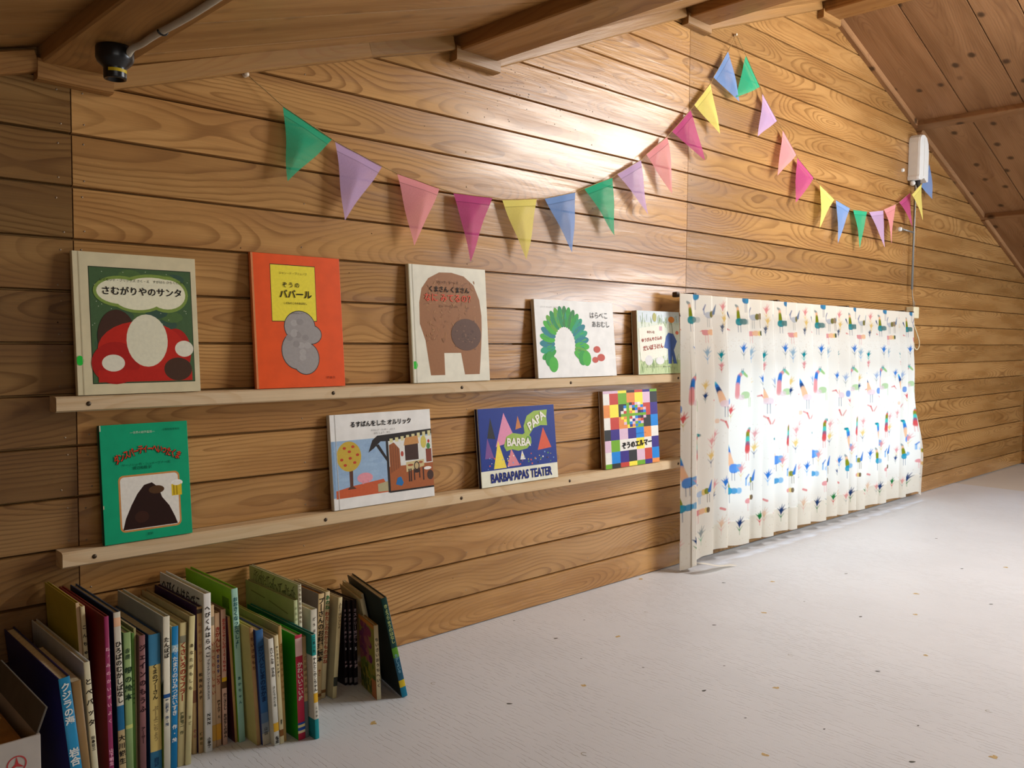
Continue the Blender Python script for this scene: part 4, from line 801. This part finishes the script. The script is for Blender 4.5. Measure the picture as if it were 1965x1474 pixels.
l1 = [HK[0]]+[Vector(p)+off for q in PEN[:12] for p in (q[1], q[2])]+[HK[1]]; l2 = [HK[1]]+[Vector(p)+off for q in PEN[12:] for p in (q[1], q[2])]+[HK[2]]
strand(l1); strand(l2); obj('string', bm, twine, bunt)
tag(bunt, 'pastel gauze bunting of triangular pennants strung across the wall', 'bunting')
clear_p = flat('pin_clear', (214, 196, 170), .2, .6); metal_p = steel
for (x, y, z), lb, r in ((HK[0], 'clear push pin holding the left end of the bunting', .0058), (HK[1], 'push pin at the peak of the bunting near the ridge', .0048), (HK[2], 'push pin holding the right end of the bunting beside the white housing', .0048)):
    e = empty('push_pin', (x, 0, z)); b2 = bmesh.new(); lathe(b2, [(0, .013), (r*.85, .0125), (r, .011), (r*.6, .009), (r*.55, .005), (r*.95, .0035), (r*.95, .002), (0, .002)], (0, 0, 0), 14); o = obj('pin_head', b2, clear_p, e); o.rotation_euler = (PI/2, 0, 0)
    b2 = bmesh.new(); lathe(b2, [(0, .002), (.0006, .002), (.0006, -.006), (0, -.008)], (0, 0, 0), 8); o = obj('pin_point', b2, metal_p, e); o.rotation_euler = (PI/2, 0, 0); tag(e, lb, 'pin', 'push pins of the bunting')

# ================================================================== CURTAIN
NS, NTT = 860, 400
s_ = np.linspace(0, 1, NS)[None, :]; t_ = np.linspace(0, 1, NTT)[:, None]
def sst(x, a, b): q = np.clip((x-a)/(b-a), 0, 1); return q*q*(3-2*q)
NP = 19
phs = 2*np.pi*(NP*s_+.18*np.sin(2*np.pi*s_*3.1)+.12*np.sin(2*np.pi*s_*7.3+1))+.25*np.sin(2*np.pi*s_*5)*t_
fr_ = np.mod(phs/(2*np.pi), 1.0); wave = np.where(fr_ < .76, sst(fr_/.76, -.25, 1.25), sst((1-fr_)/.24, -.12, 1.12))
amp = .008+.017*sst(t_, .02, .35)
xl = 2.224+.012*t_; xr = 4.014+.02*t_
flare = .165*sst(t_, .40, .82)*sst(s_, .955, 1.0)
CX = xl+(xr-xl)*s_+flare+.006*t_*np.cos(phs)*(s_ > .02)
zb = .040-.034*(1-sst(s_, .0, .075))-.030*sst(s_, .975, 1.0)+.004*np.sin(phs*.5)
zt = .8735-.012*s_
CZ = zt+(zb-zt)*t_
CY = -.054-amp*wave-.012*t_*np.exp(-((s_-.03)/.04)**2)+.02*sst(t_, .5, 1.0)*sst(s_, .96, 1.0)
# printed pattern in cloth metres: X across, D down from the heading
arc = np.concatenate([[0], np.cumsum(np.hypot(np.diff(CX[140]), np.diff(CY[140])))]); XX = np.broadcast_to((arc*1.79/arc[-1])[None, :], (NTT, NS)).copy(); DD = np.broadcast_to(t_*.835, (NTT, NS)).copy()
base = np.array(lin((240, 236, 225))); IM = np.tile(base, (NTT, NS, 1))
xs1, ds1 = XX[0], DD[:, 0]
def window_(cx, cd, r):
    a, b = np.searchsorted(xs1, [cx-r, cx+r]); c, d = np.searchsorted(ds1, [cd-r, cd+r]); return slice(c, d), slice(a, b)
def blend(sl, al, rgb):
    al = np.clip(al*1.25, 0, .97)[..., None]; IM[sl] = IM[sl]*(1-al)+np.array(lin(rgb))*al*1.0
def cap(x0, d0, x1, d1, w0, w1, rgb, al=.8, soft=.0012):
    r = max(abs(x1-x0), abs(d1-d0))/2+max(w0, w1)+.006; sl = window_((x0+x1)/2, (d0+d1)/2, r); X, D = XX[sl], DD[sl]
    if X.size == 0: return
    vx, vd = x1-x0, d1-d0; L2 = vx*vx+vd*vd+1e-12; q = np.clip(((X-x0)*vx+(D-d0)*vd)/L2, 0, 1); dist = np.hypot(X-x0-q*vx, D-d0-q*vd)-(w0+(w1-w0)*q)
    blend(sl, al*np.clip(.5-dist/(2*soft), 0, 1), rgb)
def blob(x, d, rx, rd, rgb, al=.75):
    sl = window_(x, d, max(rx, rd)+.006); X, D = XX[sl], DD[sl]
    if X.size == 0: return
    q = (np.abs((X-x)/rx)**2.6+np.abs((D-d)/rd)**2.6); blend(sl, al*np.clip((1.12-q)/.3, 0, 1), rgb)
def leafy(x, d, h, c1, c2=None, al=.75):
    c2 = c2 or c1
    cap(x, d+h*.5, x+.001, d+h, .0009, .0005, c2, al)
    for a, l, c in ((-.8, .36, c2), (.75, .36, c2)):
        cap(x, d+h*.72, x+math.sin(a)*h*l*.9, d+h*.72-math.cos(a)*h*l, .0016, .0004, c, al)
    for a, l in ((-.62, .5), (-.22, .5), (.12, .66), (.42, .66), (.8, .5)):
        mx, md = x+math.sin(a*.6)*h*l*.5, d+h*.5-math.cos(a*.6)*h*l*.5; cap(x, d+h*.5, mx, md, .0014, .0030, c1, al); cap(mx, md, x+math.sin(a)*h*l*1.05, d+h*.5-math.cos(a)*h*l, .0030, .0005, c1, al)
def neck(pts, wd, cols, al=.8):
    n = len(cols)*4; P_ = np.array(pts, float); tt = np.linspace(0, len(P_)-1, n+1)
    for k in range(n):
        def at(v): i = min(int(v), len(P_)-2); f = v-i; return P_[i]*(1-f)+P_[i+1]*f
        a, b = at(tt[k]), at(tt[k+1]); w_ = wd[0]+(wd[1]-wd[0])*k/n; cap(a[0], a[1], b[0], b[1], w_, w_, cols[k*len(cols)//n], al*.7)
def legs(x0, x1, d0, d1, c, al=.7):
    for x in (x0, x1): cap(x, d0, x+.001, d1, .0011, .0009, c, al)
GRN, TEA, BLU, NAV, OLI, PNK, RDD, YEL, GRY, LBL, PCH, LGR, BRN = (40, 130, 70), (20, 140, 150), (50, 120, 200), (40, 70, 120), (130, 140, 30), (226, 150, 150), (214, 84, 84), (232, 200, 120), (150, 160, 160), (110, 170, 220), (240, 190, 150), (160, 200, 130), (110, 90, 60)
for k in range(-1, 8):
    o = k*.277+.035
    # heading rows
    neck([(o-.006, .024), (o+.004, .03), (o+.007, .05), (o+.009, .07)], (.003, .009), [GRY, GRY, PCH, OLI, OLI]); blob(o+.012, .079, .017, .012, TEA); blob(o+.034, .078, .02, .010, (90, 130, 130)); blob(o+.058, .078, .012, .009, (150, 170, 170), .4); legs(o+.006, o+.018, .088, .113, NAV)
    blob(o+.046, .004, .02, .013, (40, 120, 170)); blob(o+.052, .004, .009, .013, (70, 150, 190)); legs(o+.042, o+.050, .016, .046, NAV)
    cap(o+.088, .06, o+.084, .045, .003, .003, (170, 176, 196), .7); cap(o+.084, .045, o+.092, .03, .003, .002, (110, 120, 160), .7); blob(o+.108, .062, .018, .010, (190, 196, 206)); blob(o+.122, .060, .010, .011, (120, 116, 40)); blob(o+.138, .058, .012, .011, (150, 130, 100)); cap(o+.15, .055, o+.16, .028, .006, .001, (110, 130, 160)); legs(o+.10, o+.108, .07, .10, GRY); legs(o+.136, o+.144, .07, .098, BRN)
    leafy(o+.19, .02, .05, PNK, YEL, .6); leafy(o+.196, .06, .045, YEL, YEL, .6); leafy(o+.186, .092, .03, (90, 100, 120), NAV, .7); cap(o+.232, .05, o+.244, .068, .004, .001, NAV, .8); cap(o+.232, .105, o+.246, .108, .003, .001, RDD, .6)
    blob(o+.092, .118, .016, .009, PNK); blob(o+.115, .117, .016, .009, PCH); blob(o+.131, .117, .007, .009, YEL); blob(o+.14, .116, .006, .009, (50, 70, 50)); legs(o+.09, o+.10, .126, .15, PNK, .6); cap(o+.078, .112, o+.07, .115, .002, .001, RDD, .6)
    leafy(o+.028, .155, .05, BLU, GRY); leafy(o+.094, .168, .05, (150, 180, 200), LBL, .6); leafy(o+.178, .18, .042, TEA, (80, 190, 180), .7); leafy(o+.178, .218, .032, PNK, RDD, .6)
    # tall animals
    neck([(o+.04, .262), (o+.022, .247), (o+.006, .262), (o+.001, .29), (o+.0, .328)], (.004, .010), [LGR, LGR, (120, 200, 190), PNK, BLU, BLU, PNK, PNK]); cap(o+.016, .247, o+.019, .237, .001, .0008, NAV); cap(o+.022, .247, o+.026, .236, .001, .0008, NAV); blob(o+.034, .325, .018, .012, LGR, .6); blob(o+.018, .332, .012, .009, (226, 200, 206), .5); legs(o+.048, o+.054, .334, .365, LGR, .6)
    neck([(o+.157, .282), (o+.165, .298), (o+.176, .322), (o+.185, .345)], (.004, .013), [(90, 190, 210), BLU, NAV, PCH, PCH]); blob(o+.196, .352, .022, .012, (232, 206, 212), .6); blob(o+.236, .346, .011, .013, (90, 140, 210), .7); legs(o+.192, o+.203, .362, .395, NAV)
    leafy(o+.222, .268, .05, (160, 180, 210), GRY, .6); leafy(o+.138, .262, .045, BLU, GRY, .6); leafy(o+.085, .275, .045, YEL, (240, 220, 190), .55); leafy(o+.085, .312, .03, NAV, GRY, .7)
    cap(o+.118, .335, o+.134, .332, .002, .003, RDD, .6); cap(o+.134, .332, o+.146, .345, .003, .001, RDD, .6); leafy(o+.25, .362, .05, RDD, (210, 190, 120), .6)
    blob(o+.165, .408, .008, .008, PCH, .5); cap(o+.178, .405, o+.196, .412, .003, .003, RDD, .5); cap(o+.196, .412, o+.206, .432, .004, .003, RDD, .6); cap(o+.214, .432, o+.228, .412, .003, .002, RDD, .5)
    # lower half
    neck([(o+.066, .443), (o+.052, .441), (o+.046, .455), (o+.046, .49), (o+.045, .515)], (.004, .010), [GRY, TEA, (150, 180, 170), RDD, OLI, (70, 190, 180), (150, 90, 120), RDD]); legs(o+.04, o+.05, .522, .548, RDD, .6)
    leafy(o+.11, .452, .05, PNK, PNK, .4); leafy(o+.108, .50, .05, YEL, NAV, .55); leafy(o+.155, .44, .045, PNK, RDD, .4); leafy(o+.02, .56, .055, PNK, YEL, .5)
    neck([(o+.223, .487), (o+.235, .488), (o+.24, .505), (o+.247, .535), (o+.256, .56)], (.004, .012), [TEA, TEA, (60, 180, 200), BLU, PCH, PCH]); blob(o+.266, .572, .020, .016, (70, 140, 220)); blob(o+.288, .570, .012, .013, LBL); legs(o+.258, o+.27, .585, .612, NAV)
    neck([(o+.226, .592), (o+.232, .60), (o+.236, .62), (o+.24, .637)], (.003, .010), [GRY, GRY, PCH, OLI, OLI]); blob(o+.244, .648, .016, .012, (0, 150, 180)); blob(o+.268, .648, .016, .010, (60, 150, 200)); blob(o+.29, .648, .012, .010, (80, 170, 220), .6); legs(o+.238, o+.248, .658, .688, NAV)
    cap(o+.042, .632, o+.042, .61, .003, .003, LBL, .7); cap(o+.042, .61, o+.053, .597, .003, .002, BLU, .7); blob(o+.066, .63, .016, .009, (180, 200, 226)); blob(o+.082, .628, .009, .010, YEL); blob(o+.094, .626, .009, .010, OLI); cap(o+.104, .625, o+.112, .592, .006, .001, BLU); legs(o+.06, o+.066, .638, .662, LBL); legs(o+.096, o+.104, .637, .662, BRN)
    leafy(o+.198, .60, .05, BLU, LBL); leafy(o+.155, .605, .05, PNK, YEL, .5); leafy(o+.15, .645, .035, NAV, GRY, .6)
    blob(o+.055, .688, .016, .009, PNK); blob(o+.075, .688, .014, .009, PCH); blob(o+.092, .687, .006, .009, YEL); blob(o+.1, .687, .006, .009, BRN); legs(o+.05, o+.058, .696, .722, PNK, .6); cap(o+.182, .70, o+.198, .705, .004, .004, RDD, .6)
    leafy(o+.018, .745, .055, NAV, GRN); leafy(o+.07, .742, .055, GRY, (80, 170, 130), .6); leafy(o+.132, .745, .045, GRN, RDD); leafy(o+.185, .735, .055, (226, 190, 160), (230, 180, 170), .5); leafy(o+.235, .745, .05, PNK, GRY, .4)
rs = np.random.RandomState(5)
for i in range(900):
    x, d = rs.uniform(0, 1.79), rs.choice([rs.uniform(.13, .18), rs.uniform(.40, .56), rs.uniform(.72, .82), rs.uniform(.13, .18)]); cap(x, d, x, d, .0011, .0011, (200, 180, 150), .5, .001)
def grid_mesh(name, X, Y, Z, rgb=None):
    n, m = X.shape; me = bpy.data.meshes.new(name); me.vertices.add(n*m); me.vertices.foreach_set('co', np.stack([X, Y, Z], -1).astype(np.float32).ravel())
    i = np.arange(n*m).reshape(n, m); q = np.stack([i[:-1, :-1], i[1:, :-1], i[1:, 1:], i[:-1, 1:]], -1).reshape(-1, 4); me.loops.add(q.size); me.loops.foreach_set('vertex_index', q.ravel().astype(np.int32))
    me.polygons.add(len(q)); me.polygons.foreach_set('loop_start', (np.arange(len(q))*4).astype(np.int32)); me.polygons.foreach_set('use_smooth', np.ones(len(q), bool)); me.update(calc_edges=True)
    if rgb is not None:
        at = me.color_attributes.new('print', 'FLOAT_COLOR', 'POINT'); at.data.foreach_set('color', np.concatenate([rgb, np.ones(rgb.shape[:2]+(1,))], -1).astype(np.float32).ravel())
    return me
t = NT('curtain_cloth'); at = t.n('ShaderNodeAttribute', attribute_name='print'); d = t.n('ShaderNodeBsdfDiffuse'); tl = t.n('ShaderNodeBsdfTranslucent'); mx = t.n('ShaderNodeMixShader'); mx.inputs[0].default_value = .42
t.link(at.outputs['Color'], d.inputs[0]); t.link(at.outputs['Color'], tl.inputs[0]); t.link(d.outputs[0], mx.inputs[1]); t.link(tl.outputs[0], mx.inputs[2]); t.link(mx.outputs[0], t.out.inputs[0])
curt = empty('curtain', (3.1, -.062, .874)); L0 = np.array(curt.location)
cl = link_mesh('cloth', grid_mesh('cloth', CX-L0[0], CY-L0[1], CZ-L0[2], IM), t.m, curt)
# turned-up hem and heading tape: a second layer behind the sheet
for nm, a, b, dy in (('hem', .895, 1.0, .0022), ('heading_tape', .0, .075, .0022)):
    r = (t_[:, 0] >= a) & (t_[:, 0] <= b); sub = IM[r][::4, ::4]*0+base; link_mesh(nm, grid_mesh(nm, (CX-L0[0])[r][::4, ::4], (CY-L0[1])[r][::4, ::4]+dy, (CZ-L0[2])[r][::4, ::4], sub), t.m, curt)
# loose corner of the hem trailing on the floor
n = 14; q = np.linspace(0, 1, n)[None, :]; v = np.linspace(0, 1, 6)[:, None]
TX = 2.262+.165*q+.012*v; TY = -.098-.030*q-.034*v*(1-.45*q)-.006*np.sin(q*6); TZ = .030*(1-q)**1.6+.0045+.008*np.sin(q*5)*(1-v)*(1-q)+.003*q*(1-v)
link_mesh('loose_corner', grid_mesh('loose_corner', TX-L0[0], TY-L0[1], TZ-L0[2], np.tile(base, (6, n, 1))), t.m, curt)
tag(curt, 'long white pleated curtain printed with pastel animals and plants over the window', 'curtain')
# rail
rail_m = flat('rail_dark', (62, 48, 36), .45, .4, metal=.3)
e = empty('curtain_rail', (2.25, -.05, .8765)); bm = bmesh.new(); box(bm, -.02, 1.78, .006, .018, -.0115, -.0015, 0, .002); o = obj('rail', bm, rail_m, e); o.rotation_euler = (0, .0062, 0)
for x in (.08, .60, 1.15, 1.70):
    bm = bmesh.new(); box(bm, x-.008, x+.008, .012, .0498, -.004-.0062*x, .004-.0062*x, 0, .001); obj('bracket', bm, rail_m, e)
for x in (-.02, 1.78):
    bm = bmesh.new(); box(bm, x-.012, x+.004, .002, .021, -.0145-.0062*x, .002-.0062*x, 0, .004); obj('end_cap', bm, rail_m, e)
tag(e, 'dark curtain rail along the top edge of the patterned curtain', 'rail')

# ================================================================== WINDOW OPENER: white housing, grey conduit, cord
white_p = flat('white_plastic', (226, 226, 222), .35, .5, .02); cream_p = flat('cream_plastic', (222, 212, 178), .4, .4, .03); zinc = flat('zinc_tube', (150, 150, 146), .38, .5, .06, 200, metal=.7); black_p = flat('black_rubber', (34, 30, 28), .6)
wo = empty('window_opener', (4.08, 0, 1.46))
bm = bmesh.new(); pr = [(-.050, 0), (-.052, .012), (-.046, .022), (-.046, .168), (-.040, .190), (-.022, .203), (.006, .206), (.034, .196), (.053, .172), (.062, .130), (.062, .0), (.046, -.004), (.012, .012), (-.02, .0)]
fr = [(x*.93, z*.985+.001) for x, z in pr]; D0, D1 = -.001, -.050
A = [bm.verts.new((x, D0, z)) for x, z in pr]; B = [bm.verts.new((x, D1+.008, z)) for x, z in pr]; C = [bm.verts.new((x, D1, z)) for x, z in fr]; k = len(pr)
for q, r in ((A, B), (B, C)):
    for i in range(k): bm.faces.new((q[i], q[(i+1) % k], r[(i+1) % k], r[i])).smooth = False
bm.faces.new(C); bm.faces.new(A[::-1]); fix(bm); obj('housing', bm, white_p, wo)
bm = bmesh.new(); box(bm, .002, .010, D1-.002, D1+.002, .02, .19, 0, .001); obj('housing_rib', bm, white_p, wo)
bm = bmesh.new(); tube(bm, [(.012, -.018, .012), (.0, -.018, -.02), (-.004, -.018, -.05), (-.004, -.018, -.49)], .0052, 12); obj('conduit', bm, zinc, wo)
bm = bmesh.new(); lathe(bm, [(0, .012), (.012, .012), (.013, -.012), (.009, -.026), (0, -.026)], (.008, -.022, .0), 12); obj('rubber_boot', bm, black_p, wo)
bm = bmesh.new(); ball(bm, (-.030, -.016, -.012), .0125, 0, 1.0); obj('pulley_knob', bm, white_p, wo)
bm = bmesh.new(); tube(bm, [(-.006, -.018, -.232), (-.112, -.012, -.226)], .0042, 8); obj('bracket_arm', bm, zinc, wo)
bm = bmesh.new(); lathe(bm, [(0, .012), (.0085, .011), (.0095, 0), (.0095, -.0005)], (0, 0, 0), 14); o = obj('bracket_cap', bm, white_p, wo); o.rotation_euler = (PI/2, 0, 0); o.location = (-.122, 0, -.226)
bm = bmesh.new(); box(bm, -.022, .040, -.036, -.001, -.622, -.570, 0, .003); o = obj('cord_box', bm, cream_p, wo)
bm = bmesh.new(); tube(bm, [(-.004, -.018, -.485), (.001, -.019, -.52), (.008, -.02, -.54), (.010, -.02, -.572)], .0024, 8); tube(bm, [(.010, -.02, -.54), (.022, -.021, -.55), (.024, -.021, -.572)], .0018, 8); obj('cable_loop', bm, flat('cable_grey', (160, 154, 140), .5), wo)
cp = [(.018, -.02, -.622), (.024, -.022, -.655), (.052, -.024, -.690), (.078, -.024, -.722), (.083, -.024, -.745), (.070, -.024, -.762), (.042, -.026, -.765), (.012, -.03, -.752), (-.004, -.034, -.735)]
def smooth_path(p, n=6):
    P_ = [Vector(x) for x in p]; out = []
    for i in range(len(P_)-1):
        a, b, c, d = P_[max(i-1, 0)], P_[i], P_[i+1], P_[min(i+2, len(P_)-1)]
        for k in range(n):
            t = k/n; out.append(.5*((2*b)+(c-a)*t+(2*a-5*b+4*c-d)*t*t+(3*b-a-3*c+d)*t*t*t))
    return out+[P_[-1]]
bm = bmesh.new(); tube(bm, smooth_path(cp), .0026, 8); obj('pull_cord', bm, cream_p, wo)
tag(wo, 'white plastic housing with a grey conduit running down to a cream cord box', 'window opener')
e = empty('wall_knob', (3.968, 0, 1.497)); bm = bmesh.new(); lathe(bm, [(0, .011), (.007, .010), (.0085, .004), (.0085, .0003)], (0, 0, 0), 14); o = obj('knob_head', bm, white_p, e); o.rotation_euler = (PI/2, 0, 0); tag(e, 'small round white knob on the wall left of the white housing', 'knob')

# ================================================================== LAMP SOCKET UNDER THE BROAD BEAM
sock_m = flat('black_bakelite', (14, 13, 13), .3, .5, .02); cable_m = flat('grey_cable', (190, 180, 160), .6, .3, .06); yl = flat('yellow_label', (200, 170, 30), .5, .3, .04)
e = empty('lamp_socket', (.507, -.19, 1.1855)); Cc = (0, 0, 0)
bm = bmesh.new(); lathe(bm, [(0, 0), (.027, 0), (.0285, -.003), (.0285, -.018), (.026, -.024), (.0185, -.031), (.0172, -.034), (.0172, -.047), (.0165, -.050), (.0135, -.050), (.013, -.040), (0, -.040)], Cc, 32); obj('socket_body', bm, sock_m, e)
bm = bmesh.new(); a0, a1, n = -2.5, -.55, 14
for i in range(n):
    a, b = a0+(a1-a0)*i/n, a0+(a1-a0)*(i+1)/n; bm.faces.new([bm.verts.new((.0175*math.cos(t), .0175*math.sin(t), z)) for t, z in ((a, -.0405), (b, -.0405), (b, -.0355), (a, -.0355))])
obj('warning_label', bm, yl, e)
bm = bmesh.new(); tube(bm, smooth_path([(.012, -.022, -.014), (.014, -.036, -.007), (.018, -.06, -.0055), (.017, -.12, -.006), (.022, -.25, -.0055), (.018, -.5, -.006), (.02, -1.0, -.006), (.02, -2.0, -.006)], 5), .0052, 10); cab = obj('cable', bm, cable_m, e)
for yy in (-.145, -.55, -1.0):
    bm = bmesh.new(); tube(bm, [(.018+.0075*math.cos(t), yy, -.0055+.0065*math.sin(t)) for t in np.linspace(-PI, 0, 9)], .0014, 6); obj('cable_clip', bm, sock_m, cab)
tag(e, 'black lamp socket with a yellow label and grey cable under the broad beam', 'lamp socket')
